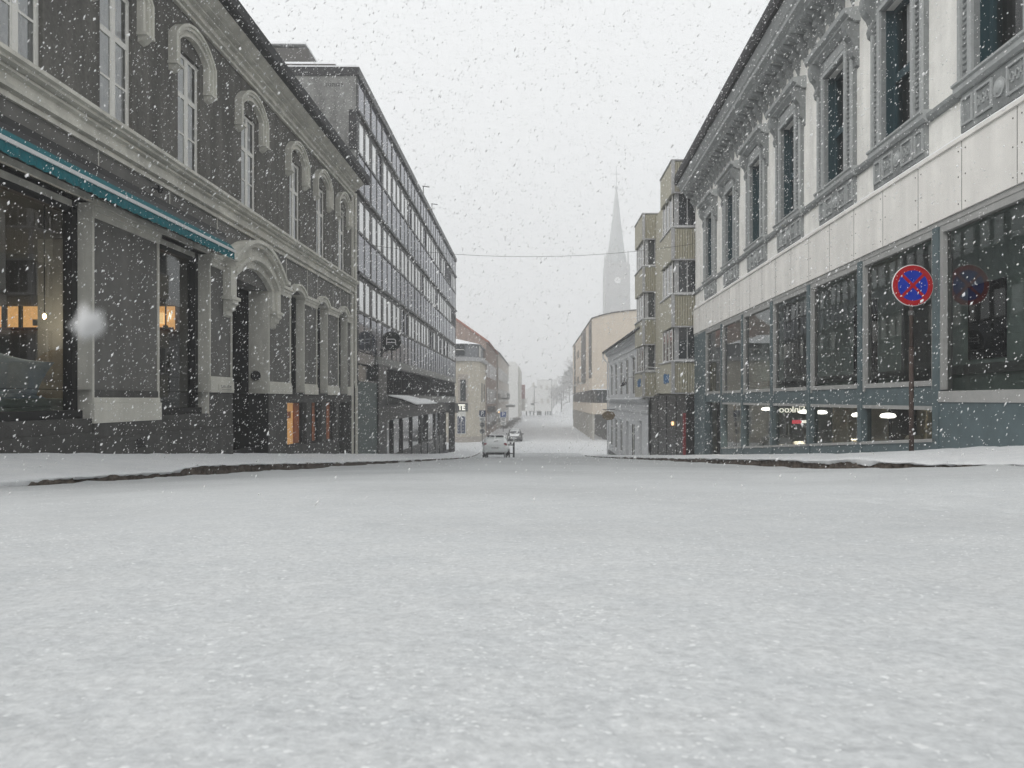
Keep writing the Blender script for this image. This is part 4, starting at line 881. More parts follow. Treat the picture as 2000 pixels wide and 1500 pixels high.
for sg_ in (-1, 1):
    dx = Vector((math.cos(R(45)) * sg_, 0, math.sin(R(45)))); nn = Vector((-dx.z, 0, dx.x)) * .021; yy = -.0125 if sg_ > 0 else -.0128
    for e0, e1 in ((-.23, .23),):
        q = [dx * e0 - nn, dx * e0 + nn, dx * e1 + nn, dx * e1 - nn]
        b_.hull([(v.x, -.0095, zc + v.z) for v in q], [(v.x, yy, zc + v.z) for v in q])
b_.build('red_ring_and_cross', 'sign_red', t)
MB().lathe([(.005, -.0094), (.225, -.0094), (.225, -.0085), (.005, -.0085)], (0, 0, zc), 48, axis='y').build('blue_field', 'sign_blue', t)

# ------------------------------------------------------------------ overhead cable
mb = MB(); pts = []
for i in range(33):
    q = i / 32; x = -6.9 + (6.15 + 6.9) * q; pts.append((x, 29.3 + .3 * q, 5.98 + (6.0 - 5.98) * q - .52 * 4 * q * (1 - q)))
o = mb.tube(pts, .007, 5).build('overhead_cable', 'dark_metal'); tag(o, 'thin dark cable sagging across the street between the facades', 'cable')

# ------------------------------------------------------------------ right: building with ribbed yellow bays
YB = thing('bay_building', 'narrow building with stacked ribbed yellow bay windows over a black ground floor', 'building')
yb = MB(); yb.box(6.45, 14, 30.75, 42.4, -.1, 9.3); yb.build('wall', 'flat_yellow', YB)
gb = MB(); gb.box(6.0, 13.9, 30.5, 40.2, -5, .2, 0)
for yv in (32.6, 35.0, 37.4): gb.box(5.97, 6.0, yv, yv + .05, -5, .15, 1)
gb.box(5.95, 6.0, 30.7, 40.1, -1.35, -1.30, 1); gb.build('ground_floor', ['black_stone', 'dark_metal'], YB)
MB().box(5.93, 6.02, 30.55, 30.85, -2.4, -.55).build('red_post', 'red_paint', YB)
b_ = MB(); b_.box(5.91, 5.99, 33.2, 33.29, -1.12, -.96, 0); b_.box(5.88, 6.0, 33.17, 33.32, -.96, -.93, 1); b_.build('wall_lamp', ['dim_lamp', 'dark_metal'], YB)
rows = [(9.50, 8.24), (6.83, 5.57), (4.16, 2.90), (1.49, .245)]
def bay(y0, y1, x0, ztop_off=0.0):
    x1 = 6.9
    for i, (zt_, zb_) in enumerate(rows):
        zt_, zb_ = zt_ + ztop_off, zb_ + ztop_off
        p_ = MB(); p_.box(x0, x1, y0, y1, zb_, zt_, 0)
        n = 13
        for k in range(n):                                    # corrugated ribs on the face towards the camera
            xa = x0 + .12 + (x1 - x0 - .12) * k / n; w_ = (x1 - x0 - .12) / n
            p_.hull([(xa, y0, zb_ + .03), (xa + w_ * .25, y0 - .07, zb_ + .03), (xa + w_ * .6, y0 - .07, zb_ + .03), (xa + w_ * .85, y0, zb_ + .03)], [(xa, y0, zt_ - .06), (xa + w_ * .25, y0 - .07, zt_ - .06), (xa + w_ * .6, y0 - .07, zt_ - .06), (xa + w_ * .85, y0, zt_ - .06)], 1)
        p_.box(x0 - .015, x0 + .11, y0 - .075, y0 + .02, zb_, zt_, 2); p_.box(x0 - .04, x1, y0 - .09, y1 + .02, zt_, zt_ + .05, 2)
        p_.box(x0 - .02, x1, y0 - .06, y0 + .02, zb_ - .03, zb_ + .03, 2)
        if i: p_.box(x0 - .03, x1, y0 - .05, y1, zt_ + .05, zt_ + .075, 3)
        p_.build('ribbed_panel', ['flat_yellow', 'ribbed_yellow', 'grey_frame', 'ledge_snow'], YB)
    for (a, b) in zip(rows[:-1], rows[1:]):
        z1, z0 = a[1] + ztop_off - .03, b[0] + ztop_off + .075
        w_ = MB(); w_.box(x0 + .30, x1, y0 + .13, y1, z0, z1, 0); w_.box(x0 + .14, x0 + .30, y0 + .10, y1 - .02, z0, z1, 1); w_.box(x0 + .62, x0 + .66, y0 + .10, y0 + .14, z0, z1, 1)
        w_.box(x0 + .14, x1, y0 + .08, y0 + .14, z0, z0 + .06, 1)
        for yv in np.linspace(y0 + .3, y1 - .15, 4): w_.box(x0 + .08, x0 + .16, yv, yv + .10, z0, z1, 2)
        w_.box(x0 + .10, x0 + .145, y0 + .3, y1 - .1, z0, z1, 3)
        w_.build('bay_window', ['dark_glass', 'grey_frame', 'white_frame', 'dark_glass'], YB)
bay(30.62, 33.4, 5.45); bay(38.9, 41.9, 5.45, -.12)
MB().box(6.1, 6.9, 33.4, 38.9, .3, 9.2).build('recessed_wall', 'flat_yellow', YB)
for y_, n_ in ((31.7, 3), (40.0, 3)):
    b_ = MB()
    for k in range(9):
        a = y_ - .45 + k * .13; b_.box(5.425, 5.449, a, a + random.uniform(.06, .16), .62 + random.uniform(0, .1), 1.0 + random.uniform(-.05, .1))
    b_.build('blue_lettering', 'blue_paint', YB)
b_ = MB(); b_.tube([(5.5, 33.5, 1.35), (5.1, 34.6, 1.45), (4.9, 35.6, 1.15)], .03, 6); b_.tube([(5.5, 33.4, 1.15), (5.15, 34.4, 1.3)], .02, 6); b_.build('flag_pole_holder', 'alu', YB)
t = thing('security_camera', 'small dark camera on a pipe arm beside the ribbed yellow bay', 'camera', (5.45, 41.95, 1.25))
MB().tube([(0.0, 0, 0), (-.25, 3.0, -.02)], .03, 6).build('arm', 'alu', t); b_ = MB(); b_.tube([(-.25, 2.6, -.30), (-.42, 2.3, -.40)], .11, 8); b_.tube([(-.22, 2.95, 0), (-.28, 2.6, -.25)], .04, 6); b_.build('housing', 'dark_metal', t)

# ------------------------------------------------------------------ right: pale grey classical house
GB = thing('grey_house', 'pale grey two storey classical house with slate roof and dentil cornice', 'building', (5.9, 0, 0))
G0, G1 = 40.0, 61.5
gh = MB(-1); gws = [42.5, 45.8, 49.1, 52.4, 55.7, 58.9]
gh.wall(G0, G1, -5.4, 3.7, 0, [(c - .62, c + .62, .35, 2.5, .03) for c in gws] + [(c - .65, c + .65, -3.5, -1.5, .03) for c in (52.4, 55.7, 58.9, 46.2)] + [(48.4, 49.9, -4.2, -1.4, .3), (42.4, 43.8, -3.2, -1.2, .2)], .03)
gh.wb(G0, G1, -5.4, 3.7, -10, -.30); gh.wb(G1 - .3, G1, -5.4, 3.7, -10, -.01); gh.build('wall', 'grey_wood', GB)
tr = MB(-1); tr.prof([(0, 2.95), (.06, 2.97), (.06, 3.35), (.14, 3.40), (.14, 3.48), (.30, 3.60), (.34, 3.72), (0, 3.74)], G0, G1 + .2)
for u in np.arange(G0 + .3, G1, .55): tr.wb(u, u + .2, 3.40, 3.60, .0, .26)
tr.prof([(0, -.16), (.08, -.14), (.14, -.06), (.22, -.03), (.22, .03), (0, .06)], G0, G1 + .15)
for u in np.arange(G0 + .3, G1, .3): tr.wb(u, u + .13, -.24, -.15, 0, .08)
for c in gws:
    for s_ in (-1, 1): tr.wb(c + s_ * .72 - .09, c + s_ * .72 + .09, .2, 2.5, 0, .02); tr.wb(c + s_ * 1.2 - .1, c + s_ * 1.2 + .1, .1, 2.9, 0, .02)
    tr.prof([(0, 2.5), (.08, 2.52), (.14, 2.62), (0, 2.66)], c - .75, c + .75)
for c in (52.4, 55.7, 58.9): 
    for s_ in (-1, 1): tr.wb(c + s_ * .75 - .09, c + s_ * .75 + .09, -3.6, -1.45, 0, .02)
    tr.prof([(0, -1.42), (.08, -1.4), (.12, -1.3), (0, -1.28)], c - .8, c + .8); tr.wb(c - .75, c + .75, -3.62, -3.5, 0, .1)
tr.wb(G0, G1, -.75, -.6, 0, .05)
tr.build('mouldings', 'grey_wood', GB)
MB(-1).wb(G0, G1 + .02, -5.4, -4.0, 0, .04).build('plinth', 'grey_wood_dark', GB)
for c in gws:
    w_ = MB(-1); w_.wb(c - .62, c + .62, .35, 2.5, -.2, -.02, 0); w_.wb(c - .08, c + .08, .35, 2.5, -.02, -.005, 1); w_.wb(c - .62, c + .62, 1.7, 1.78, -.02, -.005, 1); w_.build('window', ['slot_dark', 'white_frame'], GB)
for c in (46.2, 52.4, 55.7, 58.9):
    w_ = MB(-1); w_.wb(c - .65, c + .65, -3.5, -1.5, -.2, -.02, 0); w_.wb(c - .08, c + .08, -3.5, -1.5, -.02, -.005, 1); w_.wb(c - .65, c + .65, -2.1, -2.02, -.02, -.005, 1); w_.build('window', ['slot_dark', 'white_frame'], GB)
for a, b, lo_, hi_ in ((48.4, 49.9, -4.2, -1.4), (42.4, 43.8, -3.2, -1.2)): MB(-1).wb(a, b, lo_, hi_, -.3, -.2).build('door', 'grey_wood_dark', GB)
MB(-1).wb(48.2, 50.1, -5, -3.9, 0, .7).build('door_step', 'grey_wood_dark', GB)
rr = MB(-1); rr.prof([(.42, 3.70), (.42, 3.80), (-1.6, 5.3), (-5, 6.6), (-10, 3.8), (-10, 3.7)], G0, G1 + .35, 0); rr.wb(G0, G1 + .38, 3.68, 3.80, .36, .50, 1); rr.build('roof', ['slate', 'roof_black'], GB)
ch = MB(-1); ch.wb(54.2, 55.2, 4.6, 6.5, -2.6, -1.6, 0); ch.wb(54.15, 55.25, 6.5, 6.6, -2.65, -1.55, 1); ch.build('chimney', ['brick', 'ledge_snow'], GB)
dp = MB(-1); dp.tube([dp.p(G1 + .3, 3.7, .42), dp.p(G1 + .3, 3.3, .42), dp.p(G1 + .05, 2.9, .08), dp.p(G1 + .05, -4.5, .08)], .06, 8); dp.build('downpipe', 'grey_wood', GB)
t = thing('hanging_sign', 'brass coloured scalloped sign hanging from an iron arm on the grey house', 'sign', (5.9, 56.6, -1.0))
MB().tube([(0, 0, .25), (-.95, 0, .25)], .03, 6).build('arm', 'dark_metal', t)
b_ = MB()
outl = [(-.48 + .48 * math.cos(a_) * (1 + .05 * math.sin(9 * a_)) * 1.0, -.20 + .33 * math.sin(a_) * (1 + .05 * math.cos(7 * a_))) for a_ in np.linspace(0, 2 * math.pi, 30)[:-1]]
b_.hull([(x, -.05, z) for x, z in outl], [(x, .05, z) for x, z in outl]); b_.box(-.75, -.72, -.02, .02, .1, .25); b_.box(-.25, -.22, -.02, .02, .1, .25); b_.build('board', 'brass', t)

# ------------------------------------------------------------------ right: large beige building beyond the cross street
EB = thing('beige_building', 'large plain beige building with curved roofline beyond the cross street', 'building')
eb = MB(); X0 = 6.7
topx = [(X0, 9.45), (7.6, 9.75), (9, 10.1), (11, 10.35), (14, 10.6), (20, 10.7)]
pts = [(X0, 1.15)] + topx + [(20, 1.15)]
eb.hull([(x, 90, z) for x, z in pts], [(x, 136, z - .2) for x, z in pts]); eb.box(X0 + .05, 20, 90.02, 136, -1.75, -.42); eb.box(X0 + .4, 20, 90.5, 136, -.42, 1.15, 1); eb.box(X0 + 1.6, 20, 91.6, 135.5, -5.3, -1.75, 1)
eb.build('wall', ['beige', 'brown_metal'], EB)
e2 = MB()
for i in range(len(topx) - 1):
    a, b = topx[i], topx[i + 1]; e2.hull([(a[0] - .1, 89.9, a[1]), (b[0], 89.9, b[1]), (b[0], 89.9, b[1] + .12), (a[0] - .1, 89.9, a[1] + .12)], [(a[0] - .1, 136, a[1] - .2), (b[0], 136, b[1] - .2), (b[0], 136, b[1] - .08), (a[0] - .1, 136, a[1] - .08)])
e2.build('roof_edge', 'brown_metal', EB)
for (ya, yb_, z0, z1) in ((90.9, 95.0, 2.6, 9.3), (101.5, 110.5, 2.2, 9.2), (127, 131, .8, 9.0)):
    MB().box(X0 - .06, X0 + .2, ya, yb_, z0, z1).build('tall_window', 'brown_metal', EB)
for yc in (117, 121):
    for z in (2.4, 6.4): MB().box(X0 - .05, X0 + .2, yc, yc + 1.4, z, z + 1.1).build('window', 'brown_metal', EB)
for i, yc in enumerate(np.arange(92.5, 134, 3.6)): b_ = MB(); b_.box(X0 - .04, X0 + .4, yc, yc + 1.7, -.40, 1.1, 0); b_.build('window', 'brown_metal', EB)
for i, xc in enumerate((7.3, 8.8, 10.3, 11.8, 13.3)): b_ = MB(); b_.box(xc, xc + 1.2, 90.35, 90.5, -.38, 1.0, 0); b_.box(xc + .57, xc + .63, 90.3, 90.36, -.38, 1.0, 1); b_.build('window', ['dark_glass', 'grey_frame'], EB)
MB().box(X0 - .05, 20, 89.92, 90.0, 1.12, 1.24).build('sill_snow', 'ledge_snow', EB)
for yc in np.arange(90.3, 136, 4.1): MB().box(X0 + .06, X0 + .30, yc, yc + .6, -5.3, -1.75).build('column', 'beige_grey', EB)
for xc in (9.0, 10.2): MB().box(xc, xc + .15, 91.4, 91.6, -5.3, -1.75).build('door_frame', 'white_frame', EB)
lampm = MB(); lampm.tube([(0, 0, -1.2), (0, 0, .75), (-.12, 0, .95), (-.45, 0, 1.02), (-.75, 0, .9), (-.82, 0, .55)], .045, 6); lampm.lathe([(.05, .15), (.12, .1), (.40, -.05), (.42, -.1), (.02, -.08)], (-.82, 0, .42), 14)
l0 = lampm.build('gooseneck_lamp', 'alu', EB); l0.location = (X0, 97, 1.6)
for yc in (112, 132): copy_part(l0, EB, (X0, yc, 1.6))

# ------------------------------------------------------------------ church
CH = thing('church_tower', 'tall hazy church tower with clock and pointed spire rising behind the beige building', 'church', (36.0, 340, 0)); CH.scale = (1.133, 1.133, 1.133)
b_ = MB()
def sq(h, z): return [(-h, -h, z), (h, -h, z), (h, h, z), (-h, h, z)]
b_.hull(sq(5.0, -6), sq(4.75, 34)); b_.hull(sq(4.9, 34), sq(4.9, 35)); b_.hull(sq(4.7, 35), sq(4.3, 52)); b_.hull(sq(4.5, 52), sq(4.5, 52.8))
for sx in (-1, 1):
    for sy in (-1, 1): b_.hull([(sx * 4.6 + q[0], sy * 4.6 + q[1], -6) for q in sq(.55, 0)], [(sx * 4.3 + q[0], sy * 4.3 + q[1], 52) for q in sq(.45, 0)])
b_.build('tower', 'church_stone', CH)
b_ = MB(); b_.lathe([(3.9, 52.8), (3.2, 58), (1.7, 70), (.95, 77), (.25, 82.2)], n=8); b_.build('spire', 'church_copper', CH)
for sx in (-1, 1):
    for sy in (-1, 1): b_ = MB(); b_.lathe([(.35, 52), (.35, 55), (.05, 57.5)], (sx * 4.1, sy * 4.1, 0), 6); b_.build('pinnacle', 'church_stone', CH)
b_ = MB(); b_.lathe([(.02, 81.7), (.7, 82.4), (.7, 83.0), (.02, 83.7)], n=10); b_.tube([(0, 0, 83), (0, 0, 91)], .14, 6); b_.tube([(-1.6, 0, 88), (1.6, 0, 88)], .12, 6); b_.tube([(-.4, 0, 91.2), (0, 0, 91.0), (.5, 0, 91.4)], .15, 5); b_.build('cross', 'church_copper', CH)
b_ = MB(); b_.lathe([(.02, 0), (1.25, 0), (1.25, .2), (.02, .2)], (0, -4.75, 45.8), 24, 0, axis='y'); b_.box(-.08, .08, -4.85, -4.76, 45.8, 46.6, 1); b_.box(-.7, 0, -4.85, -4.76, 45.75, 45.9, 1); b_.build('clock', ['sign_white', 'sign_dark'], CH)
for z in (39.2,):
    for x in (-2.6, 0, 2.6): b_ = MB(); b_.box(x - .6, x + .6, -4.75, -4.55, z - 3, z); b_.build('belfry_opening', 'church_copper', CH)

# ------------------------------------------------------------------ left row beyond the cross street
SB = thing('corner_shop_building', 'cream corner shop with snow covered glazed attic at the cross street', 'building')
ft_ = [(-30, 86), (-7.6, 86), (-6.25, 87.4), (-6.25, 97), (-30, 97)]
b_ = MB(); b_.hull([(x, y, -5.3) for x, y in ft_], [(x, y, 4.3) for x, y in ft_]); b_.build('wall', 'cream_wall', SB)
b_ = MB(); b_.hull([(x, y, -5.3) for x, y in ((-30, 85.95), (-7.58, 85.95), (-6.2, 87.36), (-6.2, 97), (-30, 97))], [(x, y, -4.2) for x, y in ((-30, 85.95), (-7.58, 85.95), (-6.2, 87.36), (-6.2, 97), (-30, 97))]); b_.build('plinth', 'taupe', SB)
b_ = MB(); o_ = [(-30, 85.7), (-7.5, 85.7), (-5.95, 87.3), (-5.95, 97), (-30, 97)]; b_.hull([(x, y, 4.3) for x, y in o_], [(x, y, 4.75) for x, y in o_]); b_.build('cornice', 'grey_frame', SB)
b_ = MB(); i_ = [(-30, 86.2), (-7.7, 86.2), (-6.5, 87.5), (-6.5, 96.8), (-30, 96.8)]; b_.hull([(x, y, 4.75) for x, y in i_], [(x, y, 6.25) for x, y in i_]); b_.build('attic', 'slate', SB)
for x in (-13.1, -11.5, -9.9, -8.9): b_ = MB(); b_.box(x, x + .9 if x < -9 else x + 1.0, 86.1, 86.22, 4.95, 6.1, 0); b_.box(x - .06, x, 86.05, 86.2, 4.9, 6.2, 1); b_.box(x - .06, x + .9, 86.05, 86.2, 5.55, 5.62, 1); b_.build('attic_window', ['dark_glass', 'white_frame'], SB)
b_ = MB(); b_.hull([(-6.45, 88.3, 4.9), (-6.45, 90.3, 4.9), (-6.45, 90.3, 6.2), (-6.45, 88.3, 6.2)], [(-6.4, 88.3, 4.9), (-6.4, 90.3, 4.9), (-6.4, 90.3, 6.2), (-6.4, 88.3, 6.2)]); b_.build('attic_window', 'white_frame', SB)
b_ = MB(); o_ = [(-30, 85.9), (-7.6, 85.9), (-6.2, 87.3), (-6.2, 97), (-30, 97)]; i2 = [(-30, 90), (-11.5, 90), (-10.8, 90.6), (-10.8, 97), (-30, 97)]; b_.hull([(x, y, 6.25) for x, y in o_], [(x, y, 7.5) for x, y in i2], 0); b_.hull([(x, y, 6.18) for x, y in o_], [(x, y, 6.25) for x, y in o_], 1); b_.build('roof', ['ledge_snow', 'slate'], SB)
for xa, xb, za, zb2 in ((-8.35, -7.75, -.2, 2.2), (-12, -11.2, -.2, 2.2), (-15, -14.2, -.2, 2.2)):
    b_ = MB(); b_.box(xa - .25, xb + .25, 85.9, 86.0, za - 1.0, zb2 + .6, 1); b_.box(xa, xb, 85.86, 85.9, za, zb2, 0); b_.box(xa - .05, xb + .05, 85.82, 85.9, za - .9, za - .3, 2); b_.build('window', ['dark_glass', 'taupe', 'grey_frame'], SB)
for xa, xb in ((-8.75, -7.75), (-12.4, -10.6)):
    b_ = MB(); b_.box(xa, xb, 85.9, 86.0, -3.9, -1.2, 1); b_.box(xa + .08, (xa + xb) / 2 - .04, 85.86, 85.9, -3.8, -1.9, 0); b_.box((xa + xb) / 2 + .04, xb - .08, 85.86, 85.9, -3.8, -1.9, 0)
    for z in np.arange(-3.6, -2.0, .33):
        for x in np.arange(xa + .15, xb - .2, .25): b_.box(x, x + .12, 85.84, 85.86, z, z + .18, 2)
    b_.build('poster_window', ['park_navy', 'white_frame', 'grey_frame'], SB)
for y in (89.5, 93.5):
    for z in (-3.6, -.3): b_ = MB(); b_.box(-6.26, -6.2, y, y + 1.3, z, z + 2.2); b_.build('window', 'brown_metal', SB)

BB = thing('brick_building', 'reddish brick building with tiled gable roof behind the cream corner shop', 'building')
b_ = MB(); b_.box(-16, -6.2, 97, 124, -5.3, 7.3); b_.hull([(-16, 97, 7.3), (-6.2, 97, 7.3), (-11.2, 97, 10.9)], [(-16, 124, 7.3), (-6.2, 124, 7.3), (-11.2, 124, 10.9)]); b_.build('wall', 'brick', BB)
b_ = MB(); b_.hull([(-6.0, 96.8, 7.2), (-11.2, 96.8, 10.9), (-11.2, 96.8, 11.15), (-5.8, 96.8, 7.35)], [(-6.0, 124.2, 7.2), (-11.2, 124.2, 10.9), (-11.2, 124.2, 11.15), (-5.8, 124.2, 7.35)]); b_.build('roof', 'red_tile', BB)
for y in np.arange(98.5, 123, 3.2):
    for z in (-3.9, -.6, 2.9): b_ = MB(); b_.box(-6.21, -6.15, y, y + 1.4, z, z + 2.0); b_.build('window', 'dark_glass', BB)
b_ = MB(); b_.box(-6.2, -5.2, 100, 101.5, -1.7, -.9); b_.build('projecting_box', 'brown_metal', BB)
b_ = MB(); b_.box(-5.35, -5.2, 112, 112.2, -1.95, -1.75); b_.build('wall_lamp', 'dim_lamp', BB)
PB = thing('taupe_building', 'taupe three storey building further along the left side of the street', 'building')
b_ = MB(); b_.box(-16, -6.0, 124.3, 175, -5.3, 7.6); b_.build('wall', 'taupe', PB)
b_ = MB(); b_.hull([(-16, 124.3, 7.6), (-5.7, 124.3, 7.6), (-8.0, 124.3, 9.3), (-14, 124.3, 9.3)], [(-16, 175, 7.6), (-5.7, 175, 7.6), (-8.0, 175, 9.3), (-14, 175, 9.3)]); b_.build('roof', 'slate', PB)
for y in np.arange(126, 174, 4.2):
    for z in (-3.9, -.4, 3.2): b_ = MB(); b_.box(-6.02, -5.95, y, y + 1.7, z, z + 2.1); b_.build('window', 'dark_glass', PB)
b_ = MB(); b_.box(-6, -5.0, 140, 152, .0, .3); b_.box(-5.1, -5.0, 140, 152, .3, 1.1); b_.build('balcony', 'brown_metal', PB)
b_ = MB(); b_.box(-6, -4.4, 158, 170, -1.6, -1.2, 0); b_.box(-6, -4.4, 158, 170, -1.2, -1.0, 1); b_.build('canopy', ['brown_metal', 'ledge_snow'], PB)
FB = thing('pale_tower_building', 'plain pale block standing forward at the far end of the left row', 'building')
b_ = MB(); b_.box(-14, -4.2, 190, 232, -5.3, 8.4); b_.hull([(-14, 190, 8.4), (-4.2, 190, 8.4), (-4.9, 190, 9.3), (-14, 190, 9.3)], [(-14, 232, 8.4), (-4.2, 232, 8.4), (-4.9, 232, 9.3), (-14, 232, 9.3)]); b_.build('wall', 'pale_far', FB)
b_ = MB(); b_.box(-4.22, -4.0, 190.5, 232, -5.3, 8.2); b_.build('side_panel', 'beige_grey', FB)
t = thing('banner_sign', 'tall red vertical sign with white marks on the far pale block', 'sign', (-3.85, 231, 2.4))
MB().box(-.15, .85, -.1, .1, -2.2, 2.0).build('board', 'red_paint', t)
b_ = MB(); [marks(b_, lambda x, y, z, q=q: (.35 + x, -.105 - z, q + y), .5, .55, 2, 0, .02) for q in (1.2, .3, -.6)]; b_.build('lettering', 'sign_white', t)
MB().box(-.2, .9, -.5, .5, -5.8, -2.2).build('support', 'beige_grey', t)
HB = thing('gabled_house', 'pale gabled house fading in snow haze at the end of the street', 'building')
b_ = MB(); b_.box(-6, 6.5, 300, 312, -5.3, 2.4); b_.hull([(-6, 300, 2.4), (6.5, 300, 2.4), (1.4, 300, 4.6), (-.2, 300, 5.8)], [(-6, 312, 2.4), (6.5, 312, 2.4), (1.4, 312, 4.6), (-.2, 312, 5.8)]); b_.build('wall', 'pale_far', HB)
b_ = MB(); b_.box(-1.0, -.2, 299.8, 300.8, 4.8, 6.6); b_.build('chimney', 'beige_grey', HB)
for x in (-4, -1, 2.2, 4.6): b_ = MB(); b_.box(x, x + 1, 299.9, 300, -1.5, .3); b_.build('window', 'beige_grey', HB)
KB = thing('flat_block', 'flat roofed pale block behind the gabled house at the end of the street', 'building')
b_ = MB(); b_.box(1.0, 9.5, 330, 345, -5.3, 8.2); b_.box(.8, 9.7, 329.8, 345, 8.2, 8.5); b_.build('wall', 'pale_far', KB)
for x in (2, 4.5, 7): b_ = MB(); b_.box(x, x + 1.2, 329.9, 330, 4, 6); b_.build('window', 'beige_grey', KB)

# ------------------------------------------------------------------ hill and trees at the far right
def hill_z(X, Y): return -5.35 + (10.5 * fade(X, 5.5, 13.5) + 14 * fade(X, 13, 80)) * fade(Y, 238, 262)
hx = np.concatenate([np.linspace(5.3, 20, 30), np.linspace(22, 130, 25)]); hy = np.linspace(238, 440, 40)
sheet('hill', hx, hy, lambda X, Y: hill_z(X, Y) + 0.8 * vnoise(X / 9, Y / 9) * fade(X, 12, 40), 'fresh_snow')
def tree(loc, h, conifer, label):
    t = thing('conifer_tree' if conifer else 'bare_tree', label, 'tree', loc, 0, 'trees on the far hillside')
    b_ = MB(); b_.tube([(0, 0, -1.5), (.1, 0, h * .4), (0, .1, h * .92)], .22, 6, r2=.04)
    n_l = 14
    tips = []
    for k in range(n_l):
        z = h * (.25 + .65 * k / n_l); a = k * 2.4; l = (h * .30) * (1.1 - k / n_l) if conifer else h * .30 * (1 - .5 * abs(k / n_l - .45))
        q = (math.cos(a) * l, math.sin(a) * l, z + (l * .55 if not conifer else -l * .15)); b_.tube([(0, 0, z), q], .07, 4, r2=.02); tips.append((z, a, l))
    b_.build('trunk', 'bark', t)
    c_ = MB(); vs = []; fs = []
    for k in range(620):
        z, a, l = tips[random.randrange(n_l)]; f_ = random.uniform(.25, 1.15); a += random.gauss(0, .35)
        base = Vector((math.cos(a) * l * f_, math.sin(a) * l * f_, z + (l * .55 * f_ if not conifer else -l * .15 * f_) + random.gauss(0, .25)))
        d = Vector((random.gauss(0, 1), random.gauss(0, 1), random.gauss(.4, .6) if not conifer else random.gauss(-.3, .4))).normalized() * random.uniform(.3, .9)
        s_ = d.cross(Vector((random.gauss(0, 1), random.gauss(0, 1), random.gauss(0, 1)))).normalized() * (random.uniform(.02, .09) if not conifer else random.uniform(.10, .22))
        o_ = len(vs); vs += [base - s_, base + s_, base + d + s_ * .4, base + d - s_ * .4]; fs.append((o_, o_ + 1, o_ + 2, o_ + 3))
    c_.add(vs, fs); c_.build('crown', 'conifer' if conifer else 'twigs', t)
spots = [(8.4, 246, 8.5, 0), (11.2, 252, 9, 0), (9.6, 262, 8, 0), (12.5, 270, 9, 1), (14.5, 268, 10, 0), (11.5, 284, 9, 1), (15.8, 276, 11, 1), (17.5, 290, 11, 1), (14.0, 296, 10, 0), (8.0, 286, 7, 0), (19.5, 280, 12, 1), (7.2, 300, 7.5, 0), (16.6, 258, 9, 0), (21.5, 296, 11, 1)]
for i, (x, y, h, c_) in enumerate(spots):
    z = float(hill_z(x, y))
    tree((x, y, z), h, bool(c_), 'conifer paled in colour, fading in haze on the hillside at the street end' if c_ else 'bare leafless tree paled in colour, fading in haze on the hillside at the street end')
def shrub(loc, s, label):
    c_ = MB(); vs = []; fs = []
    for k in range(520):
        v = Vector((random.gauss(0, .5), random.gauss(0, 1.2), abs(random.gauss(.35, .22)))); v = Vector((v.x * s, v.y * s, v.z * s)); d = Vector((random.gauss(0, 1), random.gauss(0, 1), random.gauss(.5, 1))).normalized() * .16; w = d.cross(Vector((random.random(), random.random(), random.random()))).normalized() * .07
        o_ = len(vs); vs += [v - w, v + w, v + d]; fs.append((o_, o_ + 1, o_ + 2))
    c_.add(vs, fs); o = c_.build('shrub', 'shrub_leaf'); o.location = loc; tag(o, label, 'shrub', 'shrubs along the left pavement')
for x, y, s in ((-4.9, 128, 1.0), (-4.7, 138, 1.1), (-4.5, 150, 1.1), (-4.3, 163, 1.2), (-4.2, 178, 1.2)): shrub((x, y, -5.1), s, 'low brown shrub beside the left pavement beyond the parked cars')
shrub((9.5, 88.6, -5.0), 1.1, 'dark rounded shrub in front of the beige building columns')

# ------------------------------------------------------------------ street lamps, bollards
def lamp(x, y, h, arm, label):
    t = thing('street_lamp', label, 'street lamp', (x, y, -5.15)); MB().tube([(0, 0, 0), (0, 0, h)], .13, 8, r2=.08).build('pole', 'pole_grey', t)
    b_ = MB(); b_.tube([(0, 0, h - .1), (arm * .6, 0, h + .15), (arm, 0, h)], .06, 6); b_.build('arm', 'pole_grey', t)
    b_ = MB(); b_.lathe([(.05, .35), (.2, .25), (.42, .05), (.40, 0), (.02, -.02)], (arm, 0, h - .25), 12, 0); b_.lathe([(.03, .02), (.35, .0), (.25, .18), (.03, .25)], (arm, 0, h), 10, 1); b_.build('lamp_head', ['pole_grey', 'ledge_snow'], t)
    return t
t1 = lamp(-.25, 234, 9.0, .5, 'grey street lamp with a small sign board halfway up its pole')
b_ = MB(); b_.box(-1.1, -.05, -.05, .05, 3.4, 4.0); b_.box(.1, 1.3, -.05, .05, 4.1, 4.25); b_.build('sign_board', 'pole_grey', t1)
lamp(5.1, 234, 11.4, -.6, 'tall grey street lamp in front of the hillside trees')
t = thing('street_lamp', 'curved arm street lamp leaning out past the far beige facade', 'street lamp', (8.9, 190, -5.1)); b_ = MB(); b_.tube([(.5, 0, 0), (.5, 0, 8.5), (0, 0, 9.3), (-1.0, 0, 9.5), (-2.0, 0, 9.0)], .09, 6); b_.build('pole', 'pole_grey', t); MB().lathe([(.05, .1), (.25, 0), (.02, -.05)], (-2.05, 0, 8.95), 8).build('lamp_head', 'pole_grey', t)
bo = MB(); bo.lathe([(.13, -.1), (.13, .85), (.16, .87), (.16, .95), (.10, 1.05), (.02, 1.08)], n=10)
bsrc = None
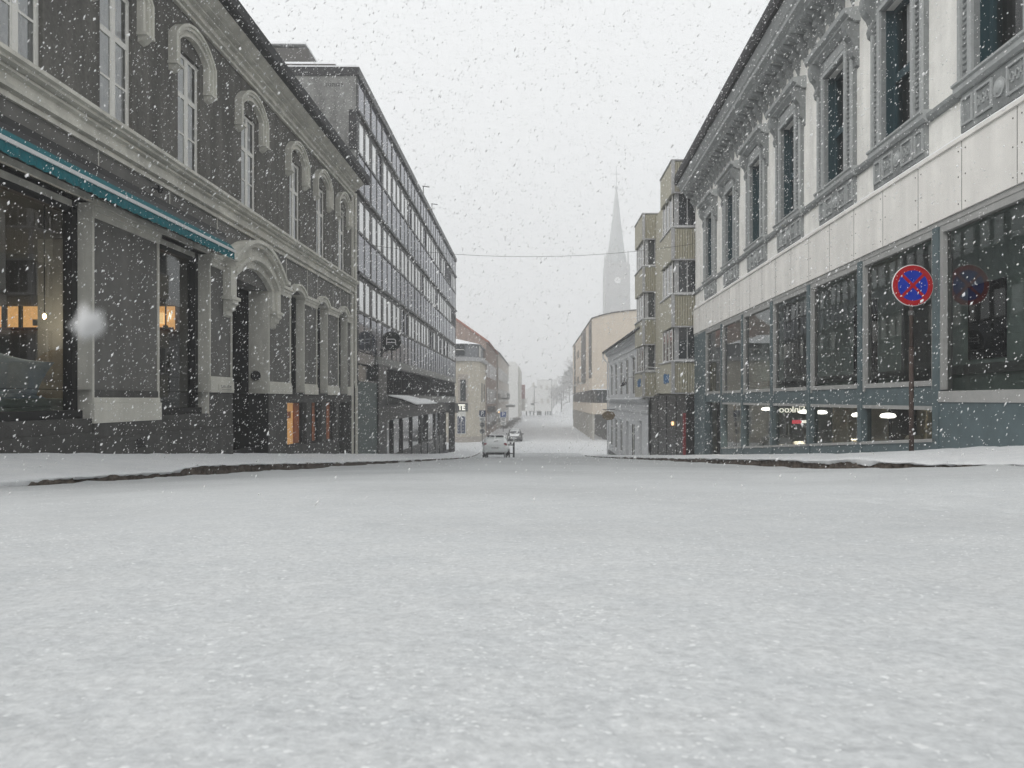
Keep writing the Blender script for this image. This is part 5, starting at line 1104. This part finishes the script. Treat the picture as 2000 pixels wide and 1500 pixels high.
for i, x in enumerate((-2.6, -1.5, -.4, .75, 1.8, 3.2, 3.9, 4.6)):
    if bsrc is None: bsrc = bo.build('bollard', 'pole_grey', None, True); q = bsrc
    else: q = bsrc.copy(); COL.objects.link(q)
    q.location = (x, 233, -5.0); q.scale = (1.5, 1.5, 1.35); tag(q, 'grey bollard in the row across the far end of the street', 'bollard', 'bollards across the street end')
t = thing('litter_bin', 'dark rounded bin standing among the far bollards', 'bin', (1.25, 236, -5.1)); b_ = MB(); b_.lathe([(.45, 0), (.55, .2), (.55, 1.2), (.35, 1.55), (.02, 1.6)], n=14); b_.build('body', 'brown_metal', t, True); b_ = MB(); b_.box(-.3, .3, -.58, -.5, .95, 1.2); b_.build('slot', 'void', t)

# ------------------------------------------------------------------ parking signs
def plate_sign(name, loc, label, h, navy, extra):
    t = thing(name, label, 'road sign', loc); MB().tube([(0, .03, -.3), (0, .03, h)], .03, 8).build('pole', 'pole_grey', t)
    b_ = MB(); b_.box(-.32, .32, -.012, .012, h - .66, h - .02); b_.build('plate', 'park_navy' if navy else 'park_blue', t, bevel=.0)
    b_ = MB(); text_mb(b_, 'P', .62, lambda x, y, z: (x, -.016 - z, h - .34 + y), ext=.004, offset=.015); b_.build('letter', 'sign_white', t)
    z = h - .70
    for kind_ in extra:
        if kind_ == 'plate': b_ = MB(); b_.box(-.30, .30, -.01, .01, z - .42, z, 0); b_.box(-.22, .22, -.014, -.01, z - .14, z - .08, 1); b_.box(-.22, .15, -.014, -.01, z - .27, z - .21, 1); b_.box(-.1, .2, -.014, -.01, z - .36, z - .31, 1); b_.build('sub_plate', ['sign_white', 'sign_dark'], t); z -= .46
        elif kind_ == 'disc':
            b_ = MB().lathe([(.01, -.01), (.28, -.01), (.28, .01), (.01, .01)], (0, 0, z - .32), 24, 0, axis='y'); b_.lathe([(.2, -.013), (.01, -.013), (.01, -.011), (.2, -.011)], (0, 0, z - .32), 20, 1, axis='y'); b_.box(-.2, .2, -.017, -.014, z - .34, z - .30, 0); b_.build('round_plate', ['grey_frame', 'grey_panel'], t); z -= .66
    return t
plate_sign('parking_sign', (-5.35, 78.0, -4.85), 'navy parking sign above stacked plates at the cream corner shop', 3.75, True, ['plate', 'disc', 'disc'])
plate_sign('parking_sign', (-3.75, 90.5, -5.05), 'bright blue parking sign with one white plate behind the dark car', 3.6, False, ['plate', 'plate'])

# ------------------------------------------------------------------ cars
def car(name, loc, rot, label, paint, rear_view):
    t = thing(name, label, 'car', loc); t.rotation_euler = rot
    # stations: y, half width, floor z, sill z, belt z, roof half width, roof z
    st = [(0.00, .70, .42, .52, .74, .60, .80), (.06, .80, .30, .45, .90, .66, .98), (.14, .84, .26, .42, .93, .62, 1.10), (.45, .855, .24, .40, .95, .60, 1.44), (.75, .86, .24, .40, .95, .61, 1.50), (1.5, .865, .24, .38, .93, .62, 1.53), (2.2, .865, .24, .38, .92, .60, 1.49),
          (2.75, .86, .24, .38, .92, .56, 1.25), (3.1, .855, .24, .38, .91, .62, .96), (3.6, .83, .26, .40, .80, .60, .86), (3.95, .74, .32, .44, .66, .55, .70), (4.05, .62, .40, .50, .60, .45, .62)]
    b_ = MB(); vs = []; fs = []; rows_ = []
    for y, w, zf, zs, zb_, wr, zr in st:
        half = [(0, zf), (w * .8, zf), (w * .98, zs), (w, (zs + zb_) / 2), (w * .965, zb_), (wr + (w * .965 - wr) * .12, zr - (zr - zb_) * .10), (wr * .8, zr), (0, zr + .012)]
        prof_ = half + [(-x, z) for x, z in half[-2:0:-1]]; rows_.append([(x, y, z) for x, z in prof_])
    n = len(rows_[0]); vs = [q for r in rows_ for q in r]
    for i in range(len(rows_) - 1):
        for k in range(n): fs.append((i * n + k, i * n + (k + 1) % n, (i + 1) * n + (k + 1) % n, (i + 1) * n + k))
    fs += [tuple(range(n))[::-1], tuple(range((len(rows_) - 1) * n, len(rows_) * n))]
    b_.add(vs, fs); b_.build('body', paint, t, True)
    def patch(nm, quads, m_, off=.012):
        p_ = MB()
        for q in quads:
            c = sum((Vector(v) for v in q), Vector()) / len(q); nrm = (Vector(q[1]) - Vector(q[0])).cross(Vector(q[2]) - Vector(q[0])).normalized()
            if nrm.dot(c - Vector((0, 2, .7))) < 0: nrm = -nrm
            p_.hull([Vector(v) - nrm * .01 for v in q], [Vector(v) + nrm * off for v in q])
        return p_.build(nm, m_, t)
    ins = lambda q, f: [tuple(Vector(v).lerp(sum((Vector(a) for a in q), Vector()) / 4, f)) for v in q]
    r = rows_
    for s_ in (4, 9):                                           # side glass
        for i0, i1 in ((3, 5), (5, 6)):
            q = [r[i0][s_], r[i1][s_], r[i1][s_ + 1 if s_ == 4 else s_ + 1], r[i0][s_ + 1]]
            patch('side_window', [ins(q, .08)], 'dark_glass')
    q = [(-.66, .12, 1.0), (.66, .12, 1.0), (.53, .42, 1.40), (-.53, .42, 1.40)]
    patch('rear_window', [q], 'fresh_snow' if rear_view else 'dark_glass', .012)
    b_ = MB(); b_.hull([(-.55, .36, 1.395), (.55, .36, 1.395), (.53, .50, 1.46), (-.53, .50, 1.46)], [(-.55, .34, 1.44), (.55, .34, 1.44), (.53, .48, 1.50), (-.53, .48, 1.50)]); b_.build('spoiler', 'rubber', t)
    q = [(-.60, 2.99, 1.02), (.60, 2.99, 1.02), (.52, 2.40, 1.42), (-.52, 2.40, 1.42)]
    patch('windscreen', [q], 'dark_glass' if rear_view else 'fresh_snow', .03)
    for s_ in (-1, 1):
        b_ = MB().lathe([(.02, 0), (.13, 0), (.125, -.03), (.02, -.06)], (s_ * .66, .075, .86), 16, axis='y'); b_.build('tail_light', 'tail_red', t, True)
        b_ = MB().lathe([(.02, 0), (.12, 0), (.11, .04), (.02, .06)], (s_ * .60, 3.83, .66), 14, axis='y'); b_.build('headlight', 'lamp_clear', t, True)
        b_ = MB(); b_.box(s_ * .88, s_ * 1.02, 2.40, 2.52, .93, 1.06); b_.build('mirror', 'rubber', t, bevel=.02)
        for yv in (.68, 3.22):
            b_ = MB().lathe([(.16, -.1), (.30, -.1), (.31, -.05), (.31, .05), (.30, .1), (.16, .1)], (s_ * .77, yv, .31), 20, axis='x'); tw = b_.build('wheel', 'rubber', t, True)
            b_ = MB().lathe([(.01, -.07), (.19, -.085), (.19, .085), (.01, .07)], (s_ * .785, yv, .31), 16, axis='x'); b_.build('rim', 'alu', tw)
    b_ = MB(); b_.box(-.62, .62, -.03, .12, .20, .34); b_.box(-.6, .6, 3.95, 4.08, .28, .42); b_.build('bumper_skirt', 'rubber', t, bevel=.02)
    b_ = MB(); b_.box(-.26, .26, -.018, .0, .60, .71, 0)
    marks(b_, lambda x, y, z: (x, -.0185 - z, .652 + y), .46, .075, 7, 1); b_.build('number_plate', ['sign_white', 'sign_dark'], t)
    b_ = MB(); b_.box(-.26, .26, 4.05, 4.075, .50, .61); b_.build('number_plate', 'sign_white', t)
    b_ = MB(); b_.hull([(-.10, .14, 1.08), (.20, .14, 1.11), (.20, .16, 1.14), (-.10, .16, 1.10)], [(-.10, .11, 1.08), (.20, .11, 1.11), (.20, .13, 1.14), (-.10, .13, 1.10)]); b_.build('wiper', 'rubber', t)
    b_ = MB(); sn = []                                              # snow lying on roof and bonnet
    def blanket(pts):
        lo = [Vector(p_) for p_ in pts]; b_.hull(lo, [v * 1 + Vector((0, 0, .07)) + (Vector((0, 1.6, v.z)) - v) * .05 for v in lo])
    blanket([(-.50, .5, 1.46), (.50, .5, 1.46), (.52, 1.5, 1.52), (.50, 2.25, 1.48), (-.50, 2.25, 1.48), (-.52, 1.5, 1.52)])
    blanket([(-.56, 3.05, .97), (.56, 3.05, .97), (.55, 3.55, .88), (.45, 3.85, .78), (-.45, 3.85, .78), (-.55, 3.55, .88)])
    b_.build('snow_cover', 'ledge_snow', t, bevel=.03)
    return t
pitch = -math.atan(SL)
zc_ = float(road_z(np.array([-2.65]), np.array([51.3]))[0])
car('parked_car', (-2.66, 51.2, zc_ + .02), (pitch, 0, 0), 'white hatchback seen from behind with snow on its roof and rear window', 'car_white', True)
car('parked_car', (-2.35, 91.5, -5.0), (0, 0, math.pi), 'dark car facing up the street with snow covered windscreen', 'car_dark', False)
t = car('distant_car', (-1.6, 304, -5.1), (0, 0, math.pi), 'far away dark car with a lit headlight at the end of the street', 'car_dark', False)
b_ = MB().lathe([(.02, 0), (.16, 0), (.02, .08)], (.60, 3.92, .72), 12, axis='y'); b_.build('lit_headlight', 'white_lamp', t)
# metal barrier beside the white car
zb_ = float(road_z(np.array([-1.45]), np.array([51.6]))[0])
t = thing('metal_barrier', 'small dark metal barrier frame standing at the right rear of the white car', 'barrier', (-1.43, 51.6, zb_))
b_ = MB(); b_.box(-.06, .06, -.05, .05, -.05, 1.02, 0); b_.box(-.055, .055, -.045, .045, 1.02, 1.28, 1); b_.build('post', ['dark_metal', 'bar_metal'], t)
MB().box(-.60, -.06, -.03, .03, .80, .86).build('top_rail', 'dark_metal', t); MB().box(-.60, -.06, -.03, .03, .24, .29).build('lower_rail', 'dark_metal', t)
MB().hull([(-.56, -.02, .62), (-.50, -.02, .66), (-.22, -.02, .28), (-.28, -.02, .27)], [(-.56, .02, .62), (-.50, .02, .66), (-.22, .02, .28), (-.28, .02, .27)]).build('brace', 'dark_metal', t)
MB().box(-.66, -.60, -.03, .03, -.05, .95).build('rear_post', 'dark_metal', t)
b_ = MB(); b_.box(-.56, -.06, -.035, .035, .862, .89); b_.lathe([(.06, 1.28), (.055, 1.33), (.02, 1.36)], n=10); b_.build('snow_cap', 'ledge_snow', t)

# ------------------------------------------------------------------ falling snow
def flakes():
    P = []
    def fill(x0, x1, y0, y1, z0, z1, dens):
        n = int((x1 - x0) * (y1 - y0) * (z1 - z0) * dens); P.append(np.stack([rng.uniform(x0, x1, n), rng.uniform(y0, y1, n), rng.uniform(z0, z1, n)], 1))
    fill(-4.6, 4.6, 1.7, 6, -.4, 3.6, 60); fill(-6.4, 5.4, 6, 13, -1.2, 7.2, 52); fill(-6.4, 5.6, 13, 26, -2.2, 12, 17); fill(-6.3, 5.3, 26, 60, -4.5, 20, 2.6)
    fill(-1.4, 1.4, .75, 1.7, -.1, 1.3, 9)
    q = rng.normal(0, 1, (300, 3)) * np.array([.0006, .0006, .0006]); P.append(q + np.array([-.0696, .12, .0116]))      # one fluffy clump drifting close by
    c = np.concatenate(P)
    c = c[(c[:, 2] > -SL * c[:, 1] - .15)]; close = c[:, 1] < .5
    n = len(c); sz_ = np.clip(rng.lognormal(math.log(.0028), .45, n), .0013, .0075) * np.where(close, .11, np.clip(.35 + c[:, 1] / 9, .55, 1.35))
    d = np.array([.52, .05, .86]) + rng.normal(0, .17, (n, 3)); d /= np.linalg.norm(d, axis=1)[:, None]
    a = np.cross(d, rng.normal(0, 1, (n, 3))); a /= np.linalg.norm(a, axis=1)[:, None]; b = np.cross(d, a)
    el = rng.uniform(1.2, 3.0, n)
    j = lambda: (1 + rng.normal(0, .22, n))[:, None]
    s = sz_[:, None]; L = (sz_ * el)[:, None]
    V = np.stack([c + d * L * j(), c - d * L * j(), c + a * s * j(), c - a * s * j(), c + b * s * j(), c - b * s * j()], 1).reshape(-1, 3)
    t_ = np.array([(0, 2, 4), (0, 4, 3), (0, 3, 5), (0, 5, 2), (1, 4, 2), (1, 3, 4), (1, 5, 3), (1, 2, 5)])
    F = (t_[None] + (np.arange(n) * 6)[:, None, None]).reshape(-1, 3)
    me = bpy.data.meshes.new('falling_snow'); me.from_pydata(V.tolist(), [], F.tolist()); me.materials.append(MATS['snowflake']); me.polygons.foreach_set('use_smooth', [True] * len(F))
    o = bpy.data.objects.new('falling_snow', me); COL.objects.link(o); tag(o, 'white snowflakes falling thickly over the whole street', 'snow', kind='stuff')
flakes()

# ------------------------------------------------------------------ haze of the snowfall
hz = MB(); hz.box(-206, 206, -36, 486, -7.6, 108); hb = hz.build('haze', 'void'); hb.data.materials.clear()
hm_ = bpy.data.materials.new('haze'); hm_.use_nodes = True; n_ = hm_.node_tree.nodes; n_.remove(n_['Principled BSDF'])
pv = n_.new('ShaderNodeVolumePrincipled'); pv.inputs['Density'].default_value = 0.0032; pv.inputs['Color'].default_value = (.97, .975, .98, 1); pv.inputs['Anisotropy'].default_value = 0.25
hm_.node_tree.links.new(pv.outputs[0], n_['Material Output'].inputs['Volume']); hb.data.materials.append(hm_); tag(hb, 'pale even haze of snowfall filling the whole street', 'haze', kind='stuff')
